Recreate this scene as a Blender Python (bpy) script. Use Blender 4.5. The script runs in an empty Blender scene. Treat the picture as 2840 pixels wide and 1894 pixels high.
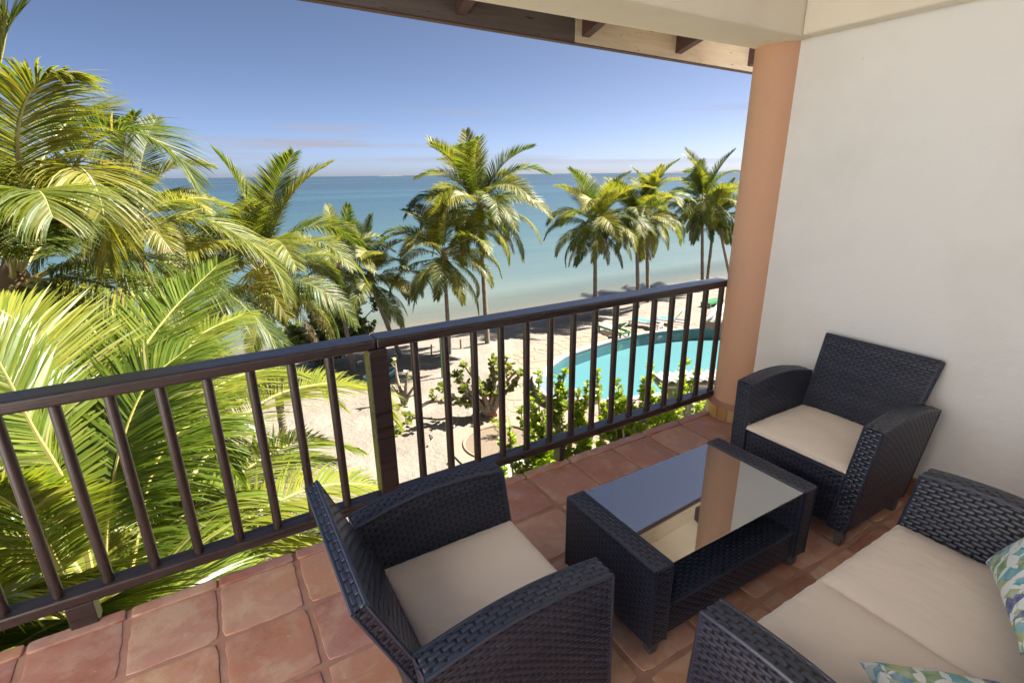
import bpy, bmesh, math, random
import numpy as np
from mathutils import Vector, Matrix, noise

R = math.radians
sc = bpy.context.scene
COL = sc.collection

# ------------------------------------------------------------------ camera
cam = bpy.data.cameras.new("camera")
cam.sensor_width = 36.0
cam.lens = 18.02
cam.clip_start = 0.03
cam.clip_end = 60000
co = bpy.data.objects.new("camera", cam)
COL.objects.link(co)
co.location = (0, 0, 1.68)
co.rotation_euler = (Matrix.Rotation(R(-30.6), 3, 'Z') @ Matrix.Rotation(R(90 - 18.07), 3, 'X')
                     @ Matrix.Rotation(R(-0.67), 3, 'Z')).to_euler()
sc.camera = co

# ------------------------------------------------------------------ sky, sun, exposure
SUN_AZ = R(-10)      # angle of the sun from +x towards +y
SUN_EL = R(51)
SKY_STRENGTH = 0.05
SUN_STRENGTH = 5.0
EXPOSURE = 2.1
w = bpy.data.worlds.new("World")
sc.world = w
w.use_nodes = True
wn, wl = w.node_tree.nodes, w.node_tree.links
wn.clear()
w_out = wn.new("ShaderNodeOutputWorld")
w_bg = wn.new("ShaderNodeBackground")
w_bg.inputs[1].default_value = SKY_STRENGTH
sky = wn.new("ShaderNodeTexSky")
sky.sky_type = 'NISHITA'
sky.sun_disc = False
sky.sun_elevation = SUN_EL
sky.sun_rotation = R(90) - SUN_AZ
sky.altitude = 0
sky.air_density = 0.26
sky.dust_density = 0.95
sky.ozone_density = 0.8
# thin stratus streaks low over the whole horizon
tc = wn.new("ShaderNodeTexCoord")
sep = wn.new("ShaderNodeSeparateXYZ")
wl.new(tc.outputs["Generated"], sep.inputs[0])
mp = wn.new("ShaderNodeMapping")
mp.inputs["Scale"].default_value = (2.6, 2.6, 46)
mp.inputs["Location"].default_value = (3.1, 1.7, 0.4)
wl.new(tc.outputs["Generated"], mp.inputs[0])
nz = wn.new("ShaderNodeTexNoise")
nz.inputs["Scale"].default_value = 1.0
nz.inputs["Detail"].default_value = 5
nz.inputs["Roughness"].default_value = 0.5
wl.new(mp.outputs[0], nz.inputs[0])
cr = wn.new("ShaderNodeValToRGB")
cr.color_ramp.elements[0].position = 0.53
cr.color_ramp.elements[0].color = (0, 0, 0, 1)
cr.color_ramp.elements[1].position = 0.66
cr.color_ramp.elements[1].color = (1, 1, 1, 1)
wl.new(nz.outputs[0], cr.inputs[0])
mr = wn.new("ShaderNodeValToRGB")
for p, c in ((0.0, 0), (0.012, 0.15), (0.04, 0.8), (0.085, 0.8), (0.115, 0), (1, 0)):
    e = mr.color_ramp.elements.new(p) if p not in (0.0, 1) else mr.color_ramp.elements[0 if p == 0 else -1]
    e.color = (c, c, c, 1)
wl.new(sep.outputs[2], mr.inputs[0])
mm = wn.new("ShaderNodeMath")
mm.operation = 'MULTIPLY'
wl.new(cr.outputs[0], mm.inputs[0])
wl.new(mr.outputs[0], mm.inputs[1])
mx = wn.new("ShaderNodeMix")
mx.data_type = 'RGBA'
wl.new(mm.outputs[0], mx.inputs[0])
wl.new(sky.outputs[0], mx.inputs[6])
mx.inputs[7].default_value = (2.3, 2.2, 2.5, 1)
wl.new(mx.outputs[2], w_bg.inputs[0])
wl.new(w_bg.outputs[0], w_out.inputs[0])

sl = bpy.data.lights.new("sun", 'SUN')
sl.energy = SUN_STRENGTH
sl.angle = R(0.5)
sl.color = (1.0, 0.95, 0.87)
so = bpy.data.objects.new("sun", sl)
COL.objects.link(so)
sdir = Vector((math.cos(SUN_EL) * math.cos(SUN_AZ), math.cos(SUN_EL) * math.sin(SUN_AZ), math.sin(SUN_EL)))
so.rotation_euler = sdir.to_track_quat('Z', 'Y').to_euler()
so.location = (30, -10, 40)

sc.view_settings.view_transform = 'Standard'
sc.view_settings.look = 'None'
sc.view_settings.gamma = 1
sc.view_settings.use_curve_mapping = False
sc.view_settings.exposure = EXPOSURE
sc.render.engine = 'CYCLES'
sc.cycles.use_denoising = True
sc.cycles.max_bounces = 9
sc.cycles.diffuse_bounces = 6
sc.cycles.transparent_max_bounces = 16
sc.cycles.caustics_reflective = False
sc.cycles.caustics_refractive = False
sc.cycles.sample_clamp_indirect = 6.0

# ------------------------------------------------------------------ helpers
def tag(o, label=None, cat=None, group=None, kind=None):
    if label: o["label"] = label
    if cat: o["category"] = cat
    if group: o["group"] = group
    if kind: o["kind"] = kind
    return o

def empty(name, loc=(0, 0, 0), rz=0.0, label=None, cat=None, group=None):
    o = bpy.data.objects.new(name, None)
    COL.objects.link(o)
    o.location = loc
    o.rotation_euler = (0, 0, rz)
    o.empty_display_size = 0.1
    return tag(o, label, cat, group)

class MB:
    """collects vertices and faces and links them as ONE mesh object"""
    def __init__(s):
        s.v, s.f, s.m = [], [], []
    def add(s, vs, fs, mi=0):
        b = len(s.v)
        s.v.extend([(float(q[0]), float(q[1]), float(q[2])) for q in vs] if not (vs and isinstance(vs[0], list)) else vs)
        s.f.extend([tuple(b + i for i in f) for f in fs])
        s.m.extend([mi] * len(fs))
    def box(s, x0, x1, y0, y1, z0, z1, mi=0):
        s.add([(x0, y0, z0), (x1, y0, z0), (x1, y1, z0), (x0, y1, z0), (x0, y0, z1), (x1, y0, z1), (x1, y1, z1), (x0, y1, z1)],
              [(0, 3, 2, 1), (4, 5, 6, 7), (0, 1, 5, 4), (1, 2, 6, 5), (2, 3, 7, 6), (3, 0, 4, 7)], mi)
    def hexa(s, p, mi=0):   # 8 points: bottom loop of 4, top loop of 4
        s.add(p, [(0, 3, 2, 1), (4, 5, 6, 7), (0, 1, 5, 4), (1, 2, 6, 5), (2, 3, 7, 6), (3, 0, 4, 7)], mi)
    def tube(s, pts, rad, sides=8, mi=0, cap=True):
        pts = [Vector(p) for p in pts]
        n = len(pts)
        rad = rad if isinstance(rad, (list, tuple)) else [rad] * n
        t = (pts[1] - pts[0]).normalized()
        ref = Vector((0, 0, 1)) if abs(t.z) < 0.9 else Vector((1, 0, 0))
        u = t.cross(ref).normalized()
        vs = []
        for i, p in enumerate(pts):
            t = (pts[min(i + 1, n - 1)] - pts[max(i - 1, 0)]).normalized()
            u = (u - t * u.dot(t)).normalized()
            k = t.cross(u)
            for j in range(sides):
                a = 2 * math.pi * j / sides
                vs.append(p + (u * math.cos(a) + k * math.sin(a)) * rad[i])
        fs = []
        for i in range(n - 1):
            for j in range(sides):
                fs.append((i * sides + j, i * sides + (j + 1) % sides, (i + 1) * sides + (j + 1) % sides, (i + 1) * sides + j))
        if cap:
            fs.append(tuple(range(sides - 1, -1, -1)))
            fs.append(tuple((n - 1) * sides + j for j in range(sides)))
        s.add(vs, fs, mi)
    def mesh(s, name, mats, smooth=False):
        me = bpy.data.meshes.new(name)
        me.from_pydata(s.v, [], s.f)
        for m in (mats if isinstance(mats, (list, tuple)) else [mats]):
            me.materials.append(m)
        if any(s.m):
            me.polygons.foreach_set("material_index", s.m)
        if smooth:
            me.polygons.foreach_set("use_smooth", [True] * len(me.polygons))
        me.update()
        return me
    def build(s, name, mats, parent=None, smooth=False, bevel=0.0, seg=2):
        o = link(name, s.mesh(name, mats, smooth), parent)
        if bevel:
            b = o.modifiers.new("bevel", 'BEVEL')
            b.width = bevel
            b.segments = seg
            b.limit_method = 'ANGLE'
            b.angle_limit = R(40)
        return o

def link(name, me, parent=None, loc=None, rz=None):
    o = bpy.data.objects.new(name, me)
    COL.objects.link(o)
    if parent: o.parent = parent
    if loc is not None: o.location = loc
    if rz is not None: o.rotation_euler = (0, 0, rz)
    return o

def copy_tree(o, parent=None):
    c = o.copy()
    COL.objects.link(c)
    c.parent = parent
    for ch in list(o.children):
        copy_tree(ch, c)
    return c

def catmull(ctrl, n):
    P = [Vector(p) for p in ctrl]
    P = [P[0] * 2 - P[1]] + P + [P[-1] * 2 - P[-2]]
    out = []
    m = len(P) - 3
    for i in range(n + 1):
        t = i / n * m
        k = min(int(t), m - 1)
        t -= k
        a, b, c, d = P[k:k + 4]
        out.append(0.5 * ((2 * b) + (c - a) * t + (2 * a - 5 * b + 4 * c - d) * t * t + (3 * b - a - 3 * c + d) * t ** 3))
    return out

# ------------------------------------------------------------------ materials
class NT:
    def __init__(s, name):
        s.mat = bpy.data.materials.new(name)
        s.mat.use_nodes = True
        s.n, s.l = s.mat.node_tree.nodes, s.mat.node_tree.links
        s.b = s.n["Principled BSDF"]
        s.out = s.n["Material Output"]
        s._tc = None
    def node(s, t, **kw):
        x = s.n.new(t)
        for k, v in kw.items(): setattr(x, k, v)
        return x
    def coord(s, kind="Object", scale=(1, 1, 1), loc=None, rnd=False):
        t = s.node("ShaderNodeTexCoord")
        m = s.node("ShaderNodeMapping")
        m.inputs["Scale"].default_value = scale
        if loc: m.inputs["Location"].default_value = loc
        s.l.new(t.outputs[kind], m.inputs[0])
        if rnd:
            oi = s.node("ShaderNodeObjectInfo")
            mu = s.node("ShaderNodeMath", operation='MULTIPLY')
            mu.inputs[1].default_value = 37.0
            s.l.new(oi.outputs["Random"], mu.inputs[0])
            s.l.new(mu.outputs[0], m.inputs["Location"])
        return m.outputs[0]
    def world(s, scale=(1, 1, 1)):
        g = s.node("ShaderNodeNewGeometry")
        m = s.node("ShaderNodeMapping")
        m.inputs["Scale"].default_value = scale
        s.l.new(g.outputs["Position"], m.inputs[0])
        return m.outputs[0]
    def noise(s, vec, scale, detail=4, rough=0.55, dist=0.0):
        x = s.node("ShaderNodeTexNoise")
        x.inputs["Scale"].default_value = scale
        x.inputs["Detail"].default_value = detail
        x.inputs["Roughness"].default_value = rough
        x.inputs["Distortion"].default_value = dist
        s.l.new(vec, x.inputs["Vector"])
        return x.outputs[0]
    def ramp(s, fac, stops):
        x = s.node("ShaderNodeValToRGB")
        el = x.color_ramp.elements
        for i, (p, c) in enumerate(stops):
            e = el[i] if i < 2 else el.new(p)
            e.position = p
            e.color = (*c, 1) if isinstance(c, tuple) else (c, c, c, 1)
        s.l.new(fac, x.inputs[0])
        return x.outputs[0]
    def mix(s, fac, a, b, mode='MIX'):
        x = s.node("ShaderNodeMix", data_type='RGBA', blend_type=mode)
        for sock, v in ((0, fac), (6, a), (7, b)):
            if hasattr(v, "is_linked"): s.l.new(v, x.inputs[sock])
            else: x.inputs[sock].default_value = (*v, 1) if isinstance(v, tuple) else v
        return x.outputs[2]
    def math(s, op, a, b=None, c=None):
        x = s.node("ShaderNodeMath", operation=op)
        for i, v in enumerate((a, b, c)):
            if v is None: continue
            if hasattr(v, "is_linked"): s.l.new(v, x.inputs[i])
            else: x.inputs[i].default_value = v
        return x.outputs[0]
    def bump(s, h, strength=0.3, dist=0.01, prev=None):
        x = s.node("ShaderNodeBump")
        x.inputs["Strength"].default_value = strength
        x.inputs["Distance"].default_value = dist
        s.l.new(h, x.inputs["Height"])
        if prev is not None: s.l.new(prev, x.inputs["Normal"])
        return x.outputs[0]
    def set(s, color=None, rough=None, normal=None, **kw):
        for nm, v in (("Base Color", color), ("Roughness", rough), ("Normal", normal)):
            if v is None: continue
            if hasattr(v, "is_linked"): s.l.new(v, s.b.inputs[nm])
            else: s.b.inputs[nm].default_value = (*v, 1) if isinstance(v, tuple) else v
        for k, v in kw.items():
            k = k.replace("_", " ")
            if hasattr(v, "is_linked"): s.l.new(v, s.b.inputs[k])
            else: s.b.inputs[k].default_value = (*v, 1) if isinstance(v, tuple) else v
        return s.mat

def rnd_obj(nt):
    return nt.node("ShaderNodeObjectInfo").outputs["Random"]
def rnd_island(nt):
    return nt.node("ShaderNodeNewGeometry").outputs["Random Per Island"]

M = {}
def mk_plaster(name, col, dirt=(0.45, 0.40, 0.32), amount=0.25):
    t = NT(name)
    p = t.world()
    a = t.noise(p, 1.3, 6, 0.6)
    b = t.noise(p, 26, 5, 0.7)
    f = t.ramp(a, [(0.45, 0.0), (0.8, amount)])
    c = t.mix(f, col, dirt)
    sp = t.ramp(t.noise(p, 9, 2, 0.4), [(0.76, 0.0), (0.80, 0.3)])
    c = t.mix(sp, c, (0.5, 0.46, 0.4))
    wp = t.node("ShaderNodeVectorMath", operation='ADD')
    nn = t.node("ShaderNodeTexNoise"); nn.inputs["Scale"].default_value = 2.5; nn.inputs["Detail"].default_value = 5
    t.l.new(p, nn.inputs["Vector"]); t.l.new(p, wp.inputs[0]); t.l.new(nn.outputs["Color"], wp.inputs[1])
    vo = t.node("ShaderNodeTexVoronoi", feature='DISTANCE_TO_EDGE'); vo.inputs["Scale"].default_value = 0.9
    t.l.new(wp.outputs[0], vo.inputs["Vector"])
    ck = t.math('MULTIPLY', t.ramp(vo.outputs["Distance"], [(0.0, 1.0), (0.0035, 0.0)]), t.ramp(t.noise(p, 0.9, 2), [(0.52, 0.0), (0.60, 0.35)]))
    c = t.mix(ck, c, (0.30, 0.27, 0.23))
    sc2 = t.ramp(t.noise(t.world((1.2, 1.2, 9)), 2.3, 3, 0.5), [(0.74, 0.0), (0.82, 0.07)])
    c = t.mix(sc2, c, (0.45, 0.42, 0.40))
    n1 = t.bump(t.noise(t.world((1, 1, 2.5)), 3.2, 4), 0.35, 0.02)
    n2 = t.bump(b, 0.32, 0.005, n1)
    return t.set(c, 0.75, n2)
M['plaster'] = mk_plaster("white_plaster", (0.815, 0.815, 0.81))
M['plaster_cream'] = mk_plaster("cream_plaster", (0.82, 0.77, 0.66))
M['column'] = mk_plaster("peach_paint", (0.64, 0.37, 0.235), (0.54, 0.34, 0.25), 0.7)

def mk_wood(name, c1, c2, rough=0.42, scale=(1.6, 40, 40), chip=None):
    t = NT(name)
    p = t.coord("Object", scale)
    a = t.noise(p, 1.0, 6, 0.65, 0.6)
    c = t.mix(t.ramp(a, [(0.35, 0.0), (0.68, 1.0)]), c1, c2)
    q = t.coord("Object", (3, 9, 9))
    d = t.ramp(t.noise(q, 2.2, 5, 0.7), [(0.60, 0.0), (0.70, 1.0)])
    c = t.mix(t.math('MULTIPLY', d, 0.5), c, chip or c2)
    k = t.ramp(t.noise(t.coord("Object", tuple(4 if q < 5 else 26 for q in scale)), 2.4, 3, 0.5), [(0.27, 0.0), (0.31, 1.0)])
    c = t.mix(k, (0.012, 0.009, 0.008), c)
    h = t.bump(a, 0.35, 0.004)
    return t.set(c, t.math('MULTIPLY_ADD', a, 0.35, rough - 0.17), h, Coat_Weight=0.35 if rough < 0.4 else 0.0, Coat_Roughness=0.3)
M['rail'] = mk_wood("dark_stained_wood", (0.024, 0.015, 0.015), (0.044, 0.029, 0.029), 0.30, chip=(0.075, 0.048, 0.045))
M['rafter'] = mk_wood("rafter_wood", (0.060, 0.028, 0.024), (0.10, 0.05, 0.045), 0.6, (40, 1.6, 40))
M['fascia_dark'] = mk_wood("weathered_fascia", (0.085, 0.07, 0.066), (0.13, 0.11, 0.105), 0.7, chip=(0.12, 0.07, 0.06))
M['fascia_cream'] = mk_wood("cream_fascia", (0.62, 0.52, 0.38), (0.72, 0.64, 0.50), 0.7, chip=(0.50, 0.34, 0.16))

def mk_tile(name, ca, cb, cc, dark):
    t = NT(name)
    p = t.coord("Object", (1, 1, 1), rnd=True)
    a = t.noise(p, 6.5, 6, 0.62, 0.5)
    b = t.noise(p, 2.6, 3, 0.5, 0.4)
    c = t.mix(t.ramp(b, [(0.36, 0.0), (0.62, 1.0)]), ca, cb)
    c = t.mix(t.ramp(a, [(0.46, 0.0), (0.61, 0.75)]), c, cc)
    c = t.mix(t.ramp(t.noise(p, 4.2, 7, 0.75), [(0.50, 0.0), (0.70, 0.9)]), c, dark)
    c = t.mix(t.ramp(t.noise(p, 55, 4, 0.8), [(0.60, 0.0), (0.72, 0.5)]), c, (0.22, 0.12, 0.09))
    c = t.mix(t.ramp(t.noise(p, 38, 3, 0.8), [(0.64, 0.0), (0.74, 0.5)]), c, (0.66, 0.52, 0.44))
    r = rnd_obj(t)
    hs = t.node("ShaderNodeHueSaturation")
    t.l.new(c, hs.inputs["Color"])
    t.l.new(t.math('MULTIPLY_ADD', r, 0.30, 0.84), hs.inputs["Value"])
    t.l.new(t.math('MULTIPLY_ADD', r, 0.03, 0.488), hs.inputs["Hue"])
    fine = t.noise(p, 60, 4, 0.7)
    n1 = t.bump(a, 0.25, 0.008)
    n2 = t.bump(fine, 0.22, 0.002, n1)
    return t.set(hs.outputs[0], t.ramp(a, [(0.3, 0.34), (0.7, 0.58)]), n2)
M['tile'] = mk_tile("saltillo_tile", (0.50, 0.225, 0.145), (0.48, 0.25, 0.205), (0.56, 0.375, 0.28), (0.37, 0.16, 0.10))
M['tile_small'] = mk_tile("base_tile", (0.42, 0.20, 0.07), (0.48, 0.27, 0.10), (0.56, 0.36, 0.16), (0.28, 0.12, 0.05))
def mk_grout():
    t = NT("grout")
    p = t.world()
    a = t.noise(p, 8, 6, 0.7)
    c = t.mix(t.ramp(a, [(0.35, 0.0), (0.7, 1.0)]), (0.36, 0.18, 0.13), (0.45, 0.26, 0.20))
    return t.set(c, 0.7, t.bump(t.noise(p, 90, 3), 0.4, 0.004))
M['grout'] = mk_grout()

def mk_wicker():
    t = NT("black_resin_wicker")
    r = rnd_island(t)
    c = t.mix(r, (0.017, 0.022, 0.046), (0.031, 0.038, 0.066))
    du = t.ramp(t.noise(t.world(), 5, 4, 0.6), [(0.5, 0.0), (0.75, 0.25)])
    c = t.mix(du, c, (0.065, 0.065, 0.07))
    w_ = t.noise(t.coord("Object", (260, 260, 260)), 1.0, 2, 0.5)
    return t.set(c, t.math('MULTIPLY_ADD', r, 0.12, 0.30), t.bump(w_, 0.25, 0.001), Specular_IOR_Level=0.6)
M['wicker'] = mk_wicker()
t = NT("wicker_stake"); M['stakes'] = t.set((0.010, 0.010, 0.013), 0.35)
t = NT("dark_gap_backing"); M['core'] = t.set((0.006, 0.006, 0.008), 0.6)  # near-black backing, paints the dark seen through weave and vent gaps
t = NT("grey_plastic_foot"); M['foot'] = t.set(t.mix(t.noise(t.coord(), 40), (0.06, 0.06, 0.065), (0.10, 0.10, 0.105)), 0.5)

def mk_fabric():
    t = NT("beige_cushion_fabric")
    p = t.coord("Object")
    a = t.noise(p, 5, 4, 0.6)
    c = t.mix(a, (0.80, 0.69, 0.59), (0.83, 0.73, 0.64))
    wv = t.node("ShaderNodeTexWave", wave_type='BANDS', bands_direction='DIAGONAL')
    wv.inputs["Scale"].default_value = 420
    t.l.new(p, wv.inputs[0])
    n1 = t.bump(t.noise(t.coord("Object", (6, 14, 6)), 1.4, 3, 0.5, 0.6), 0.16, 0.02)
    n2 = t.bump(wv.outputs[1], 0.12, 0.0006, n1)
    return t.set(c, 0.8, n2, Sheen_Weight=0.15)
M['fabric'] = mk_fabric()
t = NT("zinc_pull"); M['zip'] = t.set((0.6, 0.6, 0.6), 0.3, Metallic=1.0)

def mk_pillow():
    t = NT("leaf_print_fabric")
    base = t.coord("Object")
    wob = t.noise(base, 7, 3, 0.5)
    col = None
    cur = (0.80, 0.82, 0.80)
    specs = [((8, 19, 9), 25, (0.50, 0.62, 0.58), 0.20, 1.0), ((18, 8, 12), -40, (0.16, 0.30, 0.10), 0.17, 3.3),
             ((7.5, 17, 10), 60, (0.02, 0.22, 0.36), 0.17, 5.9), ((17, 7, 9), 15, (0.03, 0.045, 0.22), 0.19, 8.7),
             ((8, 20, 9), -70, (0.36, 0.42, 0.16), 0.13, 12.1), ((9, 21, 10), 110, (0.02, 0.34, 0.44), 0.13, 15.2)]
    for scl, ang, cc, thr, off in specs:
        tcx = t.node("ShaderNodeTexCoord")
        m0 = t.node("ShaderNodeMapping")
        m0.inputs["Rotation"].default_value = (0, 0, R(ang))
        t.l.new(tcx.outputs["Object"], m0.inputs[0])
        m1 = t.node("ShaderNodeMapping")
        m1.inputs["Scale"].default_value = (scl[0], scl[1], 0.01)
        m1.inputs["Location"].default_value = (off, off * 0.7, 0)
        t.l.new(m0.outputs[0], m1.inputs[0])
        av = t.node("ShaderNodeVectorMath", operation='ADD')
        sc_ = t.node("ShaderNodeVectorMath", operation='SCALE')
        sc_.inputs["Scale"].default_value = 0.45
        nn = t.node("ShaderNodeTexNoise")
        nn.inputs["Scale"].default_value = 9
        t.l.new(tcx.outputs["Object"], nn.inputs["Vector"])
        t.l.new(nn.outputs["Color"], sc_.inputs[0])
        t.l.new(m1.outputs[0], av.inputs[0])
        t.l.new(sc_.outputs[0], av.inputs[1])
        vo = t.node("ShaderNodeTexVoronoi", feature='F1', distance='MINKOWSKI')
        vo.inputs["Exponent"].default_value = 0.72
        vo.inputs["Scale"].default_value = 1.0
        vo.inputs["Randomness"].default_value = 0.9
        t.l.new(av.outputs[0], vo.inputs["Vector"])
        m = t.ramp(vo.outputs["Distance"], [(thr + 0.52, 1.0), (thr + 0.55, 0.0)])
        shade = t.mix(t.ramp(t.noise(base, 30, 3), [(0.3, 0.0), (0.7, 0.5)]), cc, (0.7, 0.75, 0.72))
        cur = t.mix(m, cur, shade)
    return t.set(cur, 0.8, t.bump(t.noise(base, 300, 2), 0.1, 0.001))
M['pillow'] = mk_pillow()
t = NT("black_glass"); M['glass'] = t.set((0.03, 0.034, 0.042), 0.02, None, IOR=4.6)

# ------------------------------------------------------------------ balcony shell
WALL_X = 3.08
ROOF_X, ROOF_Y = 0.75, -1.35      # roof cut short on the unseen left, shaped to let sunlight in
FLOOR_EDGE = 2.245
def structure(name, mb, mat, **kw):
    o = mb.build(name, mat, **kw)
    o["kind"] = "structure"
    return o

mb = MB()
mb.box(-1.9, 3.33, -1.35, FLOOR_EDGE - 0.001, -0.30, -0.0068)
floor = structure("balcony_floor", mb, M['grout'])

def tile_mesh(seed, sx=0.294, sy=0.294, hgt=0.0088, jit=0.006):
    """pillowed hand made tile with slightly wavy outline"""
    rr = random.Random(seed)
    loop = []
    n = 7
    cs = [(-1, -1), (1, -1), (1, 1), (-1, 1)]
    for k in range(4):
        a, b = cs[k], cs[(k + 1) % 4]
        for i in range(n):
            t_ = i / n
            x = a[0] + (b[0] - a[0]) * t_
            y = a[1] + (b[1] - a[1]) * t_
            cut = 0.97 if i == 0 else 1.0
            loop.append([x * sx / 2 * cut + rr.uniform(-jit, jit) * 0.5, y * sy / 2 * cut + rr.uniform(-jit, jit) * 0.5])
    m = MB()
    N = len(loop)
    rings = [(1.0, -0.012), (1.0, hgt * 0.80), (0.995, hgt * 0.93), (0.985, hgt * 0.98), (0.90, hgt)]
    vs = []
    for s_, z in rings:
        for x, y in loop:
            vs.append((x * s_, y * s_, z))
    vs.append((0, 0, hgt + rr.uniform(-0.0015, 0.0005)))
    fs = []
    for r_ in range(len(rings) - 1):
        for i in range(N):
            j = (i + 1) % N
            fs.append((r_ * N + i, r_ * N + j, (r_ + 1) * N + j, (r_ + 1) * N + i))
    b = (len(rings) - 1) * N
    for i in range(N):
        fs.append((b + i, b + (i + 1) % N, len(vs) - 1))
    m.add(vs, fs)
    return m.mesh("floor_tile", M['tile'], True)
rt = random.Random(5)
tiles = [tile_mesh(i) for i in range(7)]
PITCH = 0.3175
y_rows = [2.197 - PITCH * (k + 0.5) for k in range(9)]
for j, y in enumerate(y_rows):
    for i in range(-8, 13):
        x0 = -0.515 + PITCH * i
        if x0 + PITCH * 0.2 > WALL_X - 0.02: continue
        x = x0 + PITCH / 2
        o = link("floor_tile", rt.choice(tiles), floor, (x + rt.uniform(-.004, .004), y + rt.uniform(-.004, .004), -0.0112 + rt.uniform(-.001, .001)),
                 rt.choice((0, 1, 2, 3)) * math.pi / 2 + R(rt.uniform(-.9, .9)))
        o.rotation_euler[0] = R(rt.uniform(-.2, .2))
        o.rotation_euler[1] = R(rt.uniform(-.2, .2))
edge = [tile_mesh(40 + i, 0.303, 0.058, 0.0165, 0.002) for i in range(4)]
for i in range(-6, 12):
    link("edge_tile", edge[i % 4], floor, (-0.515 + PITCH * (i + 0.5) + rt.uniform(-.004, .004), FLOOR_EDGE - 0.030 + rt.uniform(-.002, .002), -0.012), R(rt.uniform(-.5, .5)))

mb = MB()
mb.box(WALL_X, WALL_X + 0.25, -1.35, 2.11, -0.3, 3.02)
wall = structure("balcony_wall", mb, M['plaster'])
for k in range(9):
    y1 = 1.93 - k * 0.316
    m = MB(); m.box(-0.009, 0.0, -0.153, 0.153, 0, 0.105)
    o = m.build("baseboard_tile", M['tile_small'], wall, bevel=0.003)
    o.location = (WALL_X - 0.001, y1 - 0.15, -0.004)

mb = MB()
mb.box(-1.9, -1.65, -1.35, 2.11, -0.3, 3.02)
structure("added_bounce_wall_end", mb, M['plaster'])  # added wall out of view, its sunlit white face bounces light onto the seating
mb = MB()
mb.box(-1.9, 3.33, -1.6, -1.352, -0.3, 3.02)
structure("added_bounce_wall_back", mb, M['plaster'])  # added unseen white wall behind the camera, returns bounced light to the sofa

mb = MB()
mb.box(ROOF_X, 3.07, 1.90, 2.225, 2.372, 3.02)
structure("ceiling_beam_front", mb, M['plaster_cream'], bevel=0.012)
mb = MB()
mb.box(2.965, 3.078, -1.35, 1.898, 2.375, 3.02)
structure("ceiling_beam_wall", mb, M['plaster_cream'], bevel=0.012)
mb = MB()
mb.box(ROOF_X, 2.963, ROOF_Y, 1.897, 2.86, 3.0)
structure("ceiling", mb, M['plaster_cream'])

# column
col = empty("column", (3.13, 2.11, 0), 0, "round peach painted column at the end of the railing", "column")
m = MB(); m.tube([(0, 0, z) for z in (0.0, 0.4, 0.8, 1.2, 1.6, 2.0, 2.373)], 0.15, 48, cap=False)
m.build("shaft", M['column'], col, smooth=True)
m = MB()
ring = []
for k in range(48):
    a = 2 * math.pi * k / 48
    ring.append((math.cos(a), math.sin(a)))
vs = [(x * 0.187, y * 0.187, 0.104) for x, y in ring] + [(x * 0.150, y * 0.150, 0.122) for x, y in ring]
m.add(vs, [(i, (i + 1) % 48, 48 + (i + 1) % 48, 48 + i) for i in range(48)])
m.tube([(0, 0, -0.01), (0, 0, 0.104)], 0.1835, 48, cap=False)
m.build("base_grout", M['grout'], col, smooth=True)
a = R(75)
rr = random.Random(8)
while a < R(300):
    da = rr.uniform(0.36, 0.52)
    m = MB()
    n = 6
    vs = []
    for rad in (0.180, 0.192):
        for z in (0.004, 0.098 + rr.uniform(-.006, .006)):
            for i in range(n + 1):
                t_ = a + 0.02 + (da - 0.04) * i / n
                vs.append((math.cos(t_) * rad, math.sin(t_) * rad, z))
    n1 = n + 1
    fs = []
    for i in range(n):
        fs += [(2 * n1 + i, 2 * n1 + i + 1, 3 * n1 + i + 1, 3 * n1 + i), (3 * n1 + i, 3 * n1 + i + 1, n1 + i + 1, n1 + i), (i, i + 1, 2 * n1 + i + 1, 2 * n1 + i)]
    fs += [(0, 2 * n1, 3 * n1, n1), (n, n1 + n, 3 * n1 + n, 2 * n1 + n)]
    m.add(vs, fs)
    m.build("base_tile", M['tile_small'], col)
    a += da

# eave
eave = empty("roof_eave", (0, 0, 2.4), 0, "overhanging roof edge with brown rafters above the railing", "roof")
def eave_n(x, z):     # eave line runs slightly askew to the balcony
    return 2.735 + 0.0632 * x
for x0, x1, mat in ((0.4, 2.17, 'fascia_dark'), (2.176, 5.2, 'fascia_cream')):
    m = MB()
    y0, y1 = eave_n(x0, 0), eave_n(x1, 0)
    m.hexa([(x0, y0, 0.05), (x1, y1, 0.05), (x1, y1 + .035, 0.05), (x0, y0 + .035, 0.05), (x0, y0, 0.36), (x1, y1, 0.36), (x1, y1 + .035, 0.36), (x0, y0 + .035, 0.36)])
    m.build("fascia_board", M[mat], eave)
    m = MB()
    m.hexa([(x0, y0 + .006, 0.043), (x1, y1 + .006, 0.043), (x1, y1 + .05, 0.043), (x0, y0 + .05, 0.043), (x0, y0 + .006, 0.052), (x1, y1 + .006, 0.052), (x1, y1 + .05, 0.052), (x0, y0 + .05, 0.052)])
    m.build("drip_edge", M['rafter'], eave)
for k in range(-1, 4):
    x = 1.375 + 0.885 * k
    y1 = eave_n(x, 0) - 0.002
    m = MB()
    m.hexa([(-.03, 2.227, .27), (.03, 2.227, .27), (.03, y1, .085), (-.03, y1, .085), (-.03, 2.227, .41), (.03, 2.227, .41), (.03, y1, .24), (-.03, y1, .24)])
    o = m.build("rafter", M['rafter'], eave)
    o.location.x = x
m = MB()
q0 = 0.4
m.hexa([(q0, 2.23, .40), (5.2, 2.23, .40), (5.2, eave_n(5.2, 0), .235), (q0, eave_n(q0, 0), .235), (q0, 2.23, .48), (5.2, 2.23, .48), (5.2, eave_n(5.2, 0), .32), (q0, eave_n(q0, 0), .32)])
m.build("soffit", M['plaster_cream'], eave)

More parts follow.
